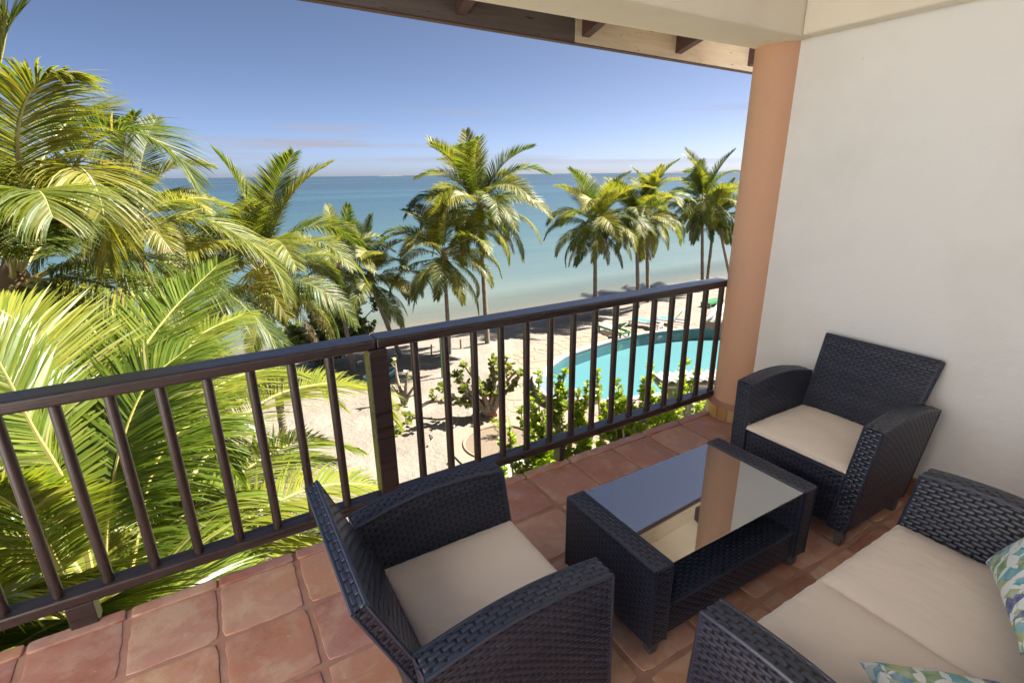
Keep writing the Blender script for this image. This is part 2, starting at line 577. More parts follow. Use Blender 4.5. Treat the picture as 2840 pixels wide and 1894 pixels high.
# railing
rail = empty("railing", (0, 2.265, 0), 0, "dark brown wooden balcony railing with round balusters", "railing")
def rail_piece(name, x0, x1, y0, y1, z0, z1, bev=0.008):
    m = MB()
    cx, cy, cz = (x0 + x1) / 2, (y0 + y1) / 2, (z0 + z1) / 2
    n = max(1, int((x1 - x0) / 0.25)) if (x1 - x0) > 0.5 else 1
    m.box(x0 - cx, x1 - cx, y0 - cy, y1 - cy, z0 - cz, z1 - cz)
    o = m.build(name, M['rail'], rail, bevel=bev, seg=3)
    o.location = (cx, cy - 2.265, cz)
    return o
rail_piece("top_rail", -1.9, 0.598, 2.222, 2.345, 0.925, 0.972, 0.010)
rail_piece("top_rail", 0.6, 3.07, 2.222, 2.345, 0.925, 0.972, 0.010)
rail_piece("bottom_rail", -1.9, 3.05, 2.224, 2.308, 0.103, 0.150)
rail_piece("post", 0.556, 0.644, 2.219, 2.311, 0.153, 0.924, 0.006)
rail_piece("foot_block", -0.70, -0.612, 2.226, 2.306, -0.010, 0.102, 0.004)
rail_piece("foot_block", 1.645, 1.682, 2.226, 2.290, -0.010, 0.102, 0.004)
m = MB()
m.tube([(0, 0, 0.149), (0, 0, 0.35), (0, 0, 0.6), (0, 0, 0.926)], 0.0195, 16, cap=False)
M['baluster'] = mk_wood("dark_turned_wood", (0.024, 0.015, 0.015), (0.044, 0.029, 0.029), 0.32, (60, 60, 2.0), chip=(0.06, 0.04, 0.037))
bal = m.mesh("baluster", M['baluster'], True)
bx = [1.11 + 0.1607 * k for k in range(-2, 13)] + [-0.87 + 0.1575 * k for k in range(-6, 9)]
for x in bx:
    o = link("baluster", bal, rail, (x, 0, 0), random.Random(int(x * 999)).uniform(0, 6))

# ------------------------------------------------------------------ woven furniture
def weave(mb, P, Lu, Lv, rp=0.0142, sp=0.0205, amp=0.0020, off=0.0):
    """woven strands over the patch P(u,v) (u runs along the strands); every strand is a raised ribbon"""
    rows = max(2, int(round(Lv / rp)))
    K = max(2, int(round(Lu / sp)))
    e = 1e-3
    dvr = 1.0 / rows
    def frame(u, v):
        u0, u1 = np.maximum(u - e, 0), np.minimum(u + e, 1)
        v0, v1 = np.maximum(v - e, 0), np.minimum(v + e, 1)
        n = np.cross(P(u1, v) - P(u0, v), P(u, v1) - P(u, v0))
        return P(u, v), n / (np.linalg.norm(n, axis=-1, keepdims=True) + 1e-12)
    # one float spans two stakes: it lies flat on top and dives steeply under every second stake
    ph = np.array([0.0, 0.14, 0.26, 0.62, 1.0, 1.38, 1.74, 1.86])
    hh = np.array([-1.0, -0.75, 0.55, 1.0, 1.05, 1.0, 0.55, -0.75])
    fs, vs = [], []
    for j in range(rows):
        u_, h_ = [], []
        for c in range(-1, K // 2 + 2):
            for p_, q_ in zip(ph, hh):
                x = (2 * c + (j % 2) + p_) / K
                if 0.0 < x < 1.0: u_.append(x); h_.append(q_)
        u_ = np.array([0.0] + u_ + [1.0]); h_ = np.array([h_[0]] + h_ + [h_[-1]])
        m_ = len(u_)
        base = len(vs)
        U, Q = np.meshgrid(u_, np.arange(3), indexing='ij')
        Hh, _ = np.meshgrid(h_, np.arange(3), indexing='ij')
        p, n = frame(U, np.clip((j + 0.5 + np.array([-0.47, 0.0, 0.47])[Q]) * dvr, 0, 1))
        vs.extend((p + n * (amp * Hh + 0.0016 + off + np.array([-0.0011, 0.0006, -0.0011])[Q])[..., None]).reshape(-1, 3).tolist())
        for i in range(m_ - 1):
            a = base + i * 3
            fs.append((a, a + 3, a + 4, a + 1))
            fs.append((a + 1, a + 4, a + 5, a + 2))
    mb.add(vs, fs, 0)
    # the stakes show as short dark bridges where a strand dives under
    js, ks = [], []
    for j in range(rows):
        for k in range(K + 1):
            if (k + j) % 2 == 0 and 0 < k < K: js.append(j); ks.append(k)
    if js:
        J, KK = np.array(js)[:, None], np.array(ks)[:, None]
        du = np.array([[-1, 1, 1, -1]]) * 0.25
        dv = np.array([[-0.5, -0.5, 0.5, 0.5]])
        p, n = frame(np.clip((KK + du) / K, 0, 1), np.clip((J + 0.5 + dv) * dvr, 0, 1))
        vs = (p + n * (0.0012 + off)).reshape(-1, 3).tolist()
        mb.add(vs, [(4 * i, 4 * i + 1, 4 * i + 2, 4 * i + 3) for i in range(len(js))], 2)

def quad(a, b, c, d):
    """bilinear patch: a=P(0,0) b=P(1,0) c=P(1,1) d=P(0,1)"""
    a, b, c, d = [np.array(q, float) for q in (a, b, c, d)]
    def P(u, v):
        u, v = np.asarray(u, float)[..., None], np.asarray(v, float)[..., None]
        return (a * (1 - u) + b * u) * (1 - v) + (d * (1 - u) + c * u) * v
    return P, (np.linalg.norm(b - a) + np.linalg.norm(c - d)) / 2, (np.linalg.norm(d - a) + np.linalg.norm(c - b)) / 2

def wquad(mb, a, b, c, d, **kw):
    P, lu, lv = quad(a, b, c, d)
    weave(mb, P, lu, lv, **kw)

def corner(mb, pts, r=0.0065):
    mb.tube(pts, r, 6, 0)

ZB = 0.08
def arm_top(u):          # u 0 front .. 1 rear
    return 0.598 + 0.027 * np.sin(math.pi * (u * 0.98 + 0.02)) - 0.030 * u ** 2
def arm_x(u, z):
    tz = (z - ZB) / 0.52
    xf = 0.30 - 0.052 * tz
    xr = -0.255 - 0.065 * tz
    return xf + (xr - xf) * u

def make_arm(yc_bottom, sgn):
    """one arm panel, leaning outwards; sgn=+1 is the +y side. yc_bottom: outer face at the bottom"""
    th = 0.074
    def yo(z): return sgn * (yc_bottom + 0.042 * (z - ZB) / 0.52)
    def yi(z): return sgn * (np.abs(yo(z)) - th)
    def st(x, y, z): return np.stack(np.broadcast_arrays(x, y, z), -1)
    mb = MB()
    def side(yf, flip):
        def P(u, v):
            uu = 1 - u if flip else u
            zt = arm_top(uu)
            z = ZB + (zt - ZB) * v
            return st(arm_x(uu, z), yf(z), z)
        weave(mb, P, 0.58, 0.53)
    side(yo, sgn < 0)
    side(yi, sgn > 0)
    def top(u, v):
        uu = u
        z = arm_top(uu)
        a, b = (yi(z), yo(z)) if sgn > 0 else (yo(z), yi(z))
        # patch normal must face up: u runs to the rear (-x), v runs from +y to -y
        y = b + (a - b) * v
        return st(arm_x(uu, z), y, z + 0.004 * np.sin(math.pi * v))
    weave(mb, lambda u, v: top(u, 1 - v) if False else top(u, v), 0.60, th, amp=0.0020)
    # front and rear ends: strands across
    for uu, fl in ((0.0, False), (1.0, True)):
        def E_(u, v, uu=uu, fl=fl):
            z = ZB + (arm_top(uu) - ZB) * v
            a, b = (yi(z), yo(z)) if sgn > 0 else (yo(z), yi(z))
            if fl: a, b = b, a
            return st(arm_x(uu, z), a + (b - a) * u, z)
        weave(mb, E_, th, 0.52, sp=0.0205)
    # wrapped corners
    for yf in (yo, yi):
        corner(mb, [(arm_x(u, arm_top(u)), yf(arm_top(u)), arm_top(u)) for u in np.linspace(0, 1, 13)])
        for uu in (0, 1):
            corner(mb, [(arm_x(uu, z), yf(z), z) for z in np.linspace(ZB, arm_top(uu), 6)])
    # dark backing core, added so the gaps between strands show dark
    vs = []
    for uu in np.linspace(0, 1, 9):
        for z in (ZB, arm_top(uu)):
            for yf, ins in ((yi, -sgn * -0.003), (yo, sgn * -0.003)):
                zz = z + (0.003 if z == ZB else -0.003)
                vs.append((arm_x(0.006 + uu * 0.988, zz), yf(zz) + ins, zz))
    fs = []
    for i in range(8):
        a = i * 4; b = a + 4
        fs += [(a, b, b + 1, a + 1), (a + 2, a + 3, b + 3, b + 2), (a, a + 2, b + 2, b), (a + 1, b + 1, b + 3, a + 3)]
    fs += [(0, 1, 3, 2), (32, 34, 35, 33)]
    mb.add(vs, fs, 1)
    return mb

def cushion_mesh(name, x0, x1, y0, y1, z0, z1, puff=0.018, seed=0, nx=44, ny=44):
    """boxed seat cushion with rounded, slightly wrinkled top"""
    cx, cy, hx, hy = (x0 + x1) / 2, (y0 + y1) / 2, (x1 - x0) / 2, (y1 - y0) / 2
    m = MB()
    vs, fs = [], []
    hz = (z1 - z0)
    def edge_fall(s):      # s in [-1,1] -> 0 at the rim 1 inside
        return 1 - abs(s) ** 5
    for side in (0, 1):
        for j in range(ny + 1):
            for i in range(nx + 1):
                sx = math.sin((i / nx * 2 - 1) * math.pi / 2)
                sy = math.sin((j / ny * 2 - 1) * math.pi / 2)
                wob = noise.noise(Vector((sx * 2.2 + seed, sy * 2.2, 3.7)))
                # scalloped outline
                ox = 1 - 0.012 * (1 - (abs(sy)) ** 4) * 0 + 0.010 * noise.noise(Vector((sx * 7, sy * 7, seed)))
                f = min(edge_fall(sx), 1) * min(edge_fall(sy), 1)
                wr = 0.0
                d = min(1 - abs(sx), 1 - abs(sy))
                if d < 0.30:
                    al = sy if abs(sx) > abs(sy) else sx
                    wr = 0.0042 * math.sin(al * 46 + 3 * noise.noise(Vector((al * 6, seed, 0)))) * (0.30 - d) / 0.30 * min(1, d / 0.05) * (0.5 + noise.noise(Vector((al * 3, seed * 2, 1))))
                if side == 0:
                    z = z1 - 0.024 + f ** 0.5 * (0.024 + puff * (1 - 0.55 * sx * sx) * (1 - 0.55 * sy * sy) / 1.0 + 0.006 * wob) + wr
                else:
                    z = z0 + 0.010 - f ** 0.5 * 0.010
                vs.append((cx + hx * sx * ox, cy + hy * sy * ox, z))
    W = nx + 1
    B = W * (ny + 1)
    for j in range(ny):
        for i in range(nx):
            a = j * W + i
            fs.append((a, a + 1, a + W + 1, a + W))
            fs.append((B + a, B + a + W, B + a + W + 1, B + a + 1))
    rim = [i for i in range(nx)] + [j * W + nx for j in range(ny)] + [ny * W + i for i in range(nx, 0, -1)] + [j * W for j in range(ny, 0, -1)]
    # boxing strip bulging out
    n = len(rim)
    base = len(vs)
    for k in range(n):
        a, b = vs[rim[k]], vs[B + rim[k]]
        for t_ in (0.3, 0.7):
            x = a[0] + (b[0] - a[0]) * t_
            y = a[1] + (b[1] - a[1]) * t_
            z = a[2] + (b[2] - a[2]) * t_
            vx, vy = (x - cx) / hx, (y - cy) / hy
            l = max(abs(vx), abs(vy))
            gx = 0.007 if abs(vx) >= l - 0.05 else 0
            gy = 0.007 if abs(vy) >= l - 0.05 else 0
            vs.append((x + math.copysign(gx, vx), y + math.copysign(gy, vy), z))
    for k in range(n):
        k2 = (k + 1) % n
        a, a2 = rim[k], rim[k2]
        p, q = base + 2 * k, base + 2 * k2
        fs += [(a, p, q, a2), (p, p + 1, q + 1, q), (p + 1, B + a, B + a2, q + 1)]
    m.add(vs, fs)
    pip = [Vector(vs[i]) + Vector((0, 0, 0.001)) for i in rim[::2]]
    return m, pip + [pip[0]]

def leg(parent, x, y, s=0.042):
    m = MB()
    t_ = s / 2
    b = s / 2 * 0.78
    m.hexa([(-b, -b, 0), (b, -b, 0), (b, b, 0), (-b, b, 0), (-t_, -t_, ZB + .004), (t_, -t_, ZB + .004), (t_, t_, ZB + .004), (-t_, t_, ZB + .004)])
    o = m.build("leg", M['foot'], parent, bevel=0.003)
    o.location = (x, y, 0)

def make_seat(root, half, cushions, seed):
    """armchair or sofa facing +x; half = outer half width at the bottom"""
    for s_ in (1, -1):
        make_arm(half, s_).build("arm", [M['wicker'], M['core'], M['stakes']], root)
    inner = half - 0.072
    mb = MB()
    # seat box: front panel, deck, rear
    yi_ = inner
    wquad(mb, (0.284, -yi_, ZB + .002), (0.284, yi_, ZB + .002), (0.262, yi_ + .014, 0.343), (0.262, -yi_ - .014, 0.343))
    wquad(mb, (0.262, -yi_ - .014, 0.343), (0.262, yi_ + .014, 0.343), (0.20, yi_ + .014, 0.343), (0.20, -yi_ - .014, 0.343))
    corner(mb, [(0.262, -yi_ - .014, 0.343), (0.262, yi_ + .014, 0.343)])
    wquad(mb, (-0.262, yi_, ZB + .002), (-0.262, -yi_, ZB + .002), (-0.300, -yi_ - .02, 0.42), (-0.300, yi_ + .02, 0.42))
    mb.hexa([(-.255, -yi_, ZB + .01), (.278, -yi_, ZB + .01), (.278, yi_, ZB + .01), (-.255, yi_, ZB + .01),
             (-.262, -yi_ - .01, .339), (.258, -yi_ - .01, .339), (.258, yi_ + .01, .339), (-.262, yi_ + .01, .339)], 1)
    mb.build("seat_base", [M['wicker'], M['core'], M['stakes']], root)
    # backrest: leaning slab between the arms
    bw = inner + 0.040
    mb = MB()
    fb, ft, th = (-0.225, 0.33), (-0.412, 0.778), 0.034
    nx_, nz_ = (ft[1] - fb[1]), -(ft[0] - fb[0])
    l = math.hypot(nx_, nz_)
    nx_, nz_ = nx_ / l, nz_ / l
    rb, rt_ = (fb[0] - nx_ * th, fb[1] - nz_ * th), (ft[0] - nx_ * th, ft[1] - nz_ * th)
    w0, w1 = bw - 0.03, bw
    wquad(mb, (fb[0], -w0, fb[1]), (fb[0], w0, fb[1]), (ft[0], w1, ft[1]), (ft[0], -w1, ft[1]))
    wquad(mb, (rb[0], w0, rb[1]), (rb[0], -w0, rb[1]), (rt_[0], -w1, rt_[1]), (rt_[0], w1, rt_[1]))
    wquad(mb, (ft[0], -w1, ft[1]), (ft[0], w1, ft[1]), (rt_[0], w1, rt_[1]), (rt_[0], -w1, rt_[1]), rp=0.0175)
    for s_ in (1, -1):
        a, b = (fb, rb), (ft, rt_)
        if s_ > 0:
            wquad(mb, (fb[0], w0, fb[1]), (rb[0], w0, rb[1]), (rt_[0], w1, rt_[1]), (ft[0], w1, ft[1]), sp=0.0175)
        else:
            wquad(mb, (rb[0], -w0, rb[1]), (fb[0], -w0, fb[1]), (ft[0], -w1, ft[1]), (rt_[0], -w1, rt_[1]), sp=0.0175)
        for q0, q1 in ((fb, ft), (rb, rt_)):
            corner(mb, [(q0[0], s_ * w0, q0[1]), (q1[0], s_ * w1, q1[1])])
    for q1 in (ft, rt_):
        corner(mb, [(q1[0], -w1, q1[1]), (q1[0], w1, q1[1])])
    i_ = 0.004
    mb.hexa([(rb[0] + i_, -w0 + i_, rb[1]), (fb[0] - i_, -w0 + i_, fb[1]), (fb[0] - i_, w0 - i_, fb[1]), (rb[0] + i_, w0 - i_, rb[1]),
             (rt_[0] + i_, -w1 + i_, rt_[1] - i_), (ft[0] - i_, -w1 + i_, ft[1] - i_), (ft[0] - i_, w1 - i_, ft[1] - i_), (rt_[0] + i_, w1 - i_, rt_[1] - i_)], 1)
    mb.build("backrest", [M['wicker'], M['core'], M['stakes']], root)
    for x in (0.272, -0.228):
        for s_ in (1, -1):
            leg(root, x, s_ * (half - 0.026))
    for k, (y0, y1) in enumerate(cushions):
        m, pip = cushion_mesh("seat_cushion", -0.245, 0.268, y0, y1, 0.347, 0.398, seed=seed + k * 5)
        c = m.build("seat_cushion", M['fabric'], root, smooth=True)
        p = MB(); p.tube(pip, 0.0028, 6, cap=False)
        p.build("piping", M['fabric'], c, smooth=True)

chair_r = empty("wicker_armchair", (2.615, 1.235, 0), math.pi, "black wicker armchair standing against the white wall beside the column", "armchair", "wicker armchairs")
make_seat(chair_r, 0.312, [(-0.258, 0.258)], 1)
m = MB()
m.box(-.002, .002, -.004, .004, -.012, .012)
z = m.build("zipper_pull", M['zip'], chair_r)
z.location = (0.25, -0.268, 0.39); z.rotation_euler = (R(60), 0, 0)
chair_l = copy_tree(chair_r)
for ch in list(chair_l.children):
    if ch.name.startswith("zipper_pull"): bpy.data.objects.remove(ch)
chair_l.location = (0.588, 1.222, 0)
chair_l.rotation_euler = (0, 0, 0)
chair_l["label"] = "black wicker armchair with its back to the left, near the railing post"
sofa = empty("wicker_sofa", (1.583, 0.402, 0), math.pi / 2, "black wicker two-seat sofa with two beige seat cushions", "sofa")
make_seat(sofa, 0.596, [(-0.545, -0.003), (0.003, 0.545)], 9)

# coffee table
tb = empty("coffee_table", (1.598, 1.212, 0), 0, "low black wicker coffee table with a dark glass top", "coffee table")
HX, HY, HT, TH = 0.472, 0.247, 0.396, 0.078
ZL = 0.062
for s_ in (-1, 1):
    mb = MB()
    xo, xi = s_ * HX, s_ * (HX - TH)
    a, b = (xo, xi) if s_ > 0 else (xi, xo)      # a>b
    # +x face, -x face
    wquad(mb, (a, -HY, ZL), (a, HY, ZL), (a, HY, HT), (a, -HY, HT))
    wquad(mb, (b, HY, ZL), (b, -HY, ZL), (b, -HY, HT), (b, HY, HT))
    wquad(mb, (a, -HY, HT), (a, HY, HT), (b, HY, HT), (b, -HY, HT))
    wquad(mb, (b, -HY, ZL), (a, -HY, ZL), (a, -HY, HT), (b, -HY, HT))
    wquad(mb, (a, HY, ZL), (b, HY, ZL), (b, HY, HT), (a, HY, HT))
    for x in (a, b):
        corner(mb, [(x, -HY, HT), (x, HY, HT)])
        for y in (-HY, HY):
            corner(mb, [(x, y, ZL), (x, y, HT)])
    for y in (-HY, HY):
        corner(mb, [(a, y, HT), (b, y, HT)])
    mb.box(b + .003, a - .003, -HY + .003, HY - .003, ZL + .003, HT - .003, 1)
    mb.build("end_panel", [M['wicker'], M['core'], M['stakes']], tb)
XI = HX - TH - 0.002
YS = HY - 0.014
mb = MB()
ZS = 0.192
wquad(mb, (-XI, -YS, ZS), (XI, -YS, ZS), (XI, YS, ZS), (-XI, YS, ZS))
wquad(mb, (-XI, -YS, ZL), (XI, -YS, ZL), (XI, -YS, ZS), (-XI, -YS, ZS))
wquad(mb, (XI, YS, ZL), (-XI, YS, ZL), (-XI, YS, ZS), (XI, YS, ZS))
for y in (-YS, YS):
    corner(mb, [(-XI, y, ZS), (XI, y, ZS)])
mb.box(-XI, XI, -YS + .004, YS - .004, ZL + .004, ZS - .004, 1)
mb.build("shelf", [M['wicker'], M['core'], M['stakes']], tb)
m = MB(); m.box(-XI, XI, -HY + 0.002, HY - 0.002, HT - 0.006, HT + 0.0005)
m.build("glass_top", M['glass'], tb, bevel=0.0012)
for sx in (-1, 1):
    for sy in (-1, 1):
        m = MB()
        m.hexa([(-.017, -.017, 0), (.017, -.017, 0), (.017, .017, 0), (-.017, .017, 0), (-.022, -.022, .066), (.022, -.022, .066), (.022, .022, .066), (-.022, .022, .066)])
        o = m.build("leg", M['foot'], tb, bevel=0.003)
        o.location = (sx * (HX - 0.04), sy * (HY - 0.03), 0)

# throw pillows
def pillow(name, label, loc, rot, size=0.39, thick=0.068, seed=0):
    m = MB()
    n = 30
    vs, fs = [], []
    for side in (1, -1):
        for j in range(n + 1):
            for i in range(n + 1):
                u, v = i / n * 2 - 1, j / n * 2 - 1
                pin = 1 - 0.07 * (1 - u * u) * (abs(v) ** 3) 
                pin2 = 1 - 0.07 * (1 - v * v) * (abs(u) ** 3)
                hgt = ((1 - u * u) * (1 - v * v)) ** 0.42
                wr = 0.006 * noise.noise(Vector((u * 3 + seed, v * 3, 1))) * hgt
                vs.append((u * size / 2 * pin2, v * size / 2 * pin, side * thick * hgt + wr))
    W = n + 1
    for j in range(n):
        for i in range(n):
            a = j * W + i
            fs.append((a, a + 1, a + W + 1, a + W))
            b = a + W * W
            fs.append((b, b + W, b + W + 1, b + 1))
    m.add(vs, fs)
    o = m.build(name, M['pillow'], None, smooth=True)
    o.location = loc
    o.rotation_euler = rot
    return tag(o, label, "pillow", "throw pillows on the sofa")
def pillow_pose(corner, e1, t_):
    """rest pose from the low corner, the direction of the lower edge and the lean angle"""
    e1 = Vector(e1).normalized()
    h = Vector((e1.y, -e1.x, 0)) if (e1.x > 0) else Vector((-e1.y, e1.x, 0))
    e2 = h * math.cos(t_) + Vector((0, 0, math.sin(t_)))
    c = Vector(corner) + (e1 + e2) * 0.195
    return c, Matrix((e1, e2, e1.cross(e2))).transposed().to_euler()
for label, corner_, e1, t_, sd_ in (
        ("leaf print throw pillow in the right corner of the sofa, cut by the right edge", (1.99, 0.385, 0.475), (-.88, -.47, 0), R(55), 1),
        ("leaf print throw pillow on the nearer end of the sofa, cut by the bottom edge", (1.285, 0.415, 0.462), (.72, -.69, 0), R(7), 6)):
    c_, r_ = pillow_pose(corner_, e1, t_)
    pillow("throw_pillow", label, c_, r_, seed=sd_)

# ------------------------------------------------------------------ beach, sea, pool
G = -7.0
SEA = -7.5
POOL = [(13.3, 18.6), (14.64, 19.25), (16.84, 19.68), (18.63, 19.9), (20.18, 19.92), (21.79, 19.6), (22.84, 19.3), (24.48, 18.6),
        (26.4, 17.2), (27.6, 15.2), (27.8, 13.0), (26.6, 11.2), (24.4, 10.3), (21.5, 10.6), (18.5, 12.0), (16.0, 13.3), (13.9, 13.9), (12.35, 14.45), (11.85, 15.4),
        (11.82, 16.36), (12.1, 17.2), (12.6, 17.95)]
POOL = [tuple(p)[:2] for p in catmull([(x, y, 0) for x, y in POOL + POOL[:1]], 88)][:-1]
PATIO = [(12.1, 21.2), (13.63, 21.66), (15.19, 22.0), (16.69, 22.0), (18.27, 21.95), (21, 21.4), (24.47, 20.5), (27.5, 18.6), (29.5, 15), (29, 10), (25, 5.5), (18, 4.0), (10, 4.5),
         (7.5, 6.5), (6.3, 9.5), (5.9, 12.2), (5.85, 13.9), (6.3, 14.8), (7.0, 15.25), (8.0, 16.1), (9.0, 17.6), (10.2, 19.0), (11.2, 20.2)]
PATIO = [tuple(p)[:2] for p in catmull([(x, y, 0) for x, y in PATIO + PATIO[:1]], 92)][:-1]
RING_C, RING_R = (7.5, 13.6), 1.22

def offset(poly, d):
    out = []
    n = len(poly)
    for i in range(n):
        a, b = Vector(poly[i - 1]), Vector(poly[(i + 1) % n])
        t_ = (b - a).normalized()
        out.append((poly[i][0] + t_.y * d, poly[i][1] - t_.x * d))
    return out
area = sum(POOL[i - 1][0] * POOL[i][1] - POOL[i][0] * POOL[i - 1][1] for i in range(len(POOL)))
SG = 1 if area > 0 else -1
POOL_OUT = offset(POOL, SG * 0.30)

def inside(x, y, poly):
    c = False
    j = len(poly) - 1
    for i in range(len(poly)):
        xi, yi = poly[i]; xj, yj = poly[j]
        if (yi > y) != (yj > y) and x < (xj - xi) * (y - yi) / (yj - yi) + xi: c = not c
        j = i
    return c
def pdist(x, y, poly):
    b = 1e9
    for i in range(len(poly)):
        x1, y1 = poly[i - 1]; x2, y2 = poly[i]
        dx, dy = x2 - x1, y2 - y1
        t_ = max(0, min(1, ((x - x1) * dx + (y - y1) * dy) / (dx * dx + dy * dy + 1e-9)))
        b = min(b, math.hypot(x - x1 - dx * t_, y - y1 - dy * t_))
    return b
def smooth(a, b, x):
    t_ = max(0, min(1, (x - a) / (b - a)))
    return t_ * t_ * (3 - 2 * t_)
PALM_BASES = []
def shore_y(x):
    return 28.3 + 0.5 * math.sin(x * 0.21 + 1.0) + 0.035 * max(0, x - 10)
def ground_z(x, y):
    s = shore_y(x)
    z = G - 0.52 * smooth(s - 5.5, s + 0.3, y) - 2.1 * smooth(s - 0.5, s + 22, y)
    k = 1 - smooth(s - 4, s, y)
    z += k * (0.07 * noise.noise(Vector((x * 0.5, y * 0.5, 0))) + 0.045 * noise.noise(Vector((x * 1.7, y * 1.7, 2))) + 0.025 * noise.noise(Vector((x * 4.2, y * 4.2, 5))))
    for bx_, by_ in PALM_BASES:
        d2 = (x - bx_) ** 2 + (y - by_) ** 2
        if d2 < 6: z += 0.16 * math.exp(-d2 / 0.8)
    return z

def mk_sand():
    t = NT("sand")
    p = t.world()
    a = t.noise(p, 0.8, 6, 0.65)
    b = t.noise(p, 7, 5, 0.7)
    g = t.noise(p, 90, 3, 0.7)
    c = t.mix(t.ramp(a, [(0.35, 0.0), (0.7, 1.0)]), (0.165, 0.138, 0.108), (0.225, 0.195, 0.158))
    c = t.mix(t.ramp(b, [(0.56, 0.0), (0.70, 0.6)]), c, (0.135, 0.105, 0.075))
    sp = t.ramp(t.noise(p, 16, 2, 0.5), [(0.72, 0.0), (0.76, 0.8)])
    c = t.mix(sp, c, (0.07, 0.05, 0.035))
    # wet sand by the waterline
    xyz = t.node("ShaderNodeSeparateXYZ"); t.l.new(p, xyz.inputs[0])
    wet = t.ramp(t.math('MULTIPLY_ADD', a, 0.06, t.math('ADD', xyz.outputs[2], 7.42)), [(0.0, 1.0), (0.10, 0.0)])
    c = t.mix(t.math('MULTIPLY', wet, 0.55), c, (0.20, 0.155, 0.105))
    n0 = t.bump(t.noise(p, 2.6, 3, 0.55, 0.6), 0.6, 0.14)
    n1 = t.bump(b, 0.6, 0.06, n0)
    n2 = t.bump(t.noise(p, 24, 4, 0.6), 0.45, 0.03, n1)
    return t.set(c, t.math('SUBTRACT', 0.9, t.math('MULTIPLY', wet, 0.45)), n2)
M['sand'] = mk_sand()

PALMS = [  # base x,y ; crown x,y,z ; fronds ; frond length ; seed ; label
    (1.2, 17.0, 1.36, 16.95, -1.25, 32, 4.05, 11, "tall coconut palm rising left of the mid post, beside the sea grape bush", 0),
    (-1.0, 16.4, -1.44, 15.93, 0.45, 24, 3.1, 12, "coconut palm crown behind the big left palm, breaking the horizon", 0),
    (4.94, 22.8, 4.75, 23.0, -2.25, 22, 3.0, 13, "short leaning palm with its trunk behind the sea grape bush", 0),
    (7.47, 23.63, 6.24, 23.2, -2.95, 22, 3.2, 14, "small palm on a trunk bowed far to the left", 0),
    (9.62, 22.4, 9.44, 22.06, -2.15, 27, 3.5, 15, "low straight palm in front of the tallest beach palm", 0),
    (12.1, 23.03, 11.9, 23.1, -0.1, 34, 4.25, 16, "tallest palm of the beach row, standing in the middle", 0),
    (20.66, 24.48, 20.5, 24.6, -1.45, 31, 3.95, 17, "single straight palm behind the green pool lounger", 0),
    (24.2, 24.3, 23.9, 24.6, -1.6, 27, 3.7, 18, "left palm of the close pair on the right of the beach", 0),
    (25.9, 25.1, 25.6, 25.5, -1.0, 28, 3.8, 19, "right palm of the close pair on the beach, slightly taller", 0),
    (33.9, 27.1, 33.2, 27.3, -0.75, 31, 4.3, 20, "far right palm with the tallest crown beside the column", 0),
    (35.2, 27.7, 35.4, 27.85, -1.6, 19, 3.8, 21, "pale trunked palm just behind the far right crown", 0),
    (38.6, 28.0, 36.7, 28.4, -2.2, 17, 3.6, 22, "rightmost palm leaning left, partly hidden by the column", 0),
]
PALM_BASES = [(p[0], p[1]) for p in PALMS]

def axis(lo, hi, fine, far):
    a = list(np.arange(lo, hi + 1e-6, fine))
    s = fine
    x = hi
    while x < far:
        s *= 1.5; x += s; a.append(x)
    s = fine; x = lo
    while x > -far:
        s *= 1.5; x -= s; a.insert(0, x)
    return a
xs, ys = axis(-6, 40, 0.28, 9000), axis(6, 34, 0.26, 9000)
vs = []
for y in ys:
    for x in xs:
        if -8 < x < 42 and -4 < y < 60:
            zz = ground_z(x, y)
            if inside(x, y, POOL_OUT): zz = G - 2.2
            elif inside(x, y, PATIO): zz = min(zz, G - 0.02) if (x - RING_C[0]) ** 2 + (y - RING_C[1]) ** 2 > RING_R ** 2 else G - 0.03
        else:
            zz = G if y < 24 else (ground_z(x, y) if y < 200 else -9.6)
        vs.append((x, y, zz))
W = len(xs)
mb = MB()
mb.add(vs, [(j * W + i, j * W + i + 1, (j + 1) * W + i + 1, (j + 1) * W + i) for j in range(len(ys) - 1) for i in range(W - 1)])
structure("beach", mb, M['sand'], smooth=True)

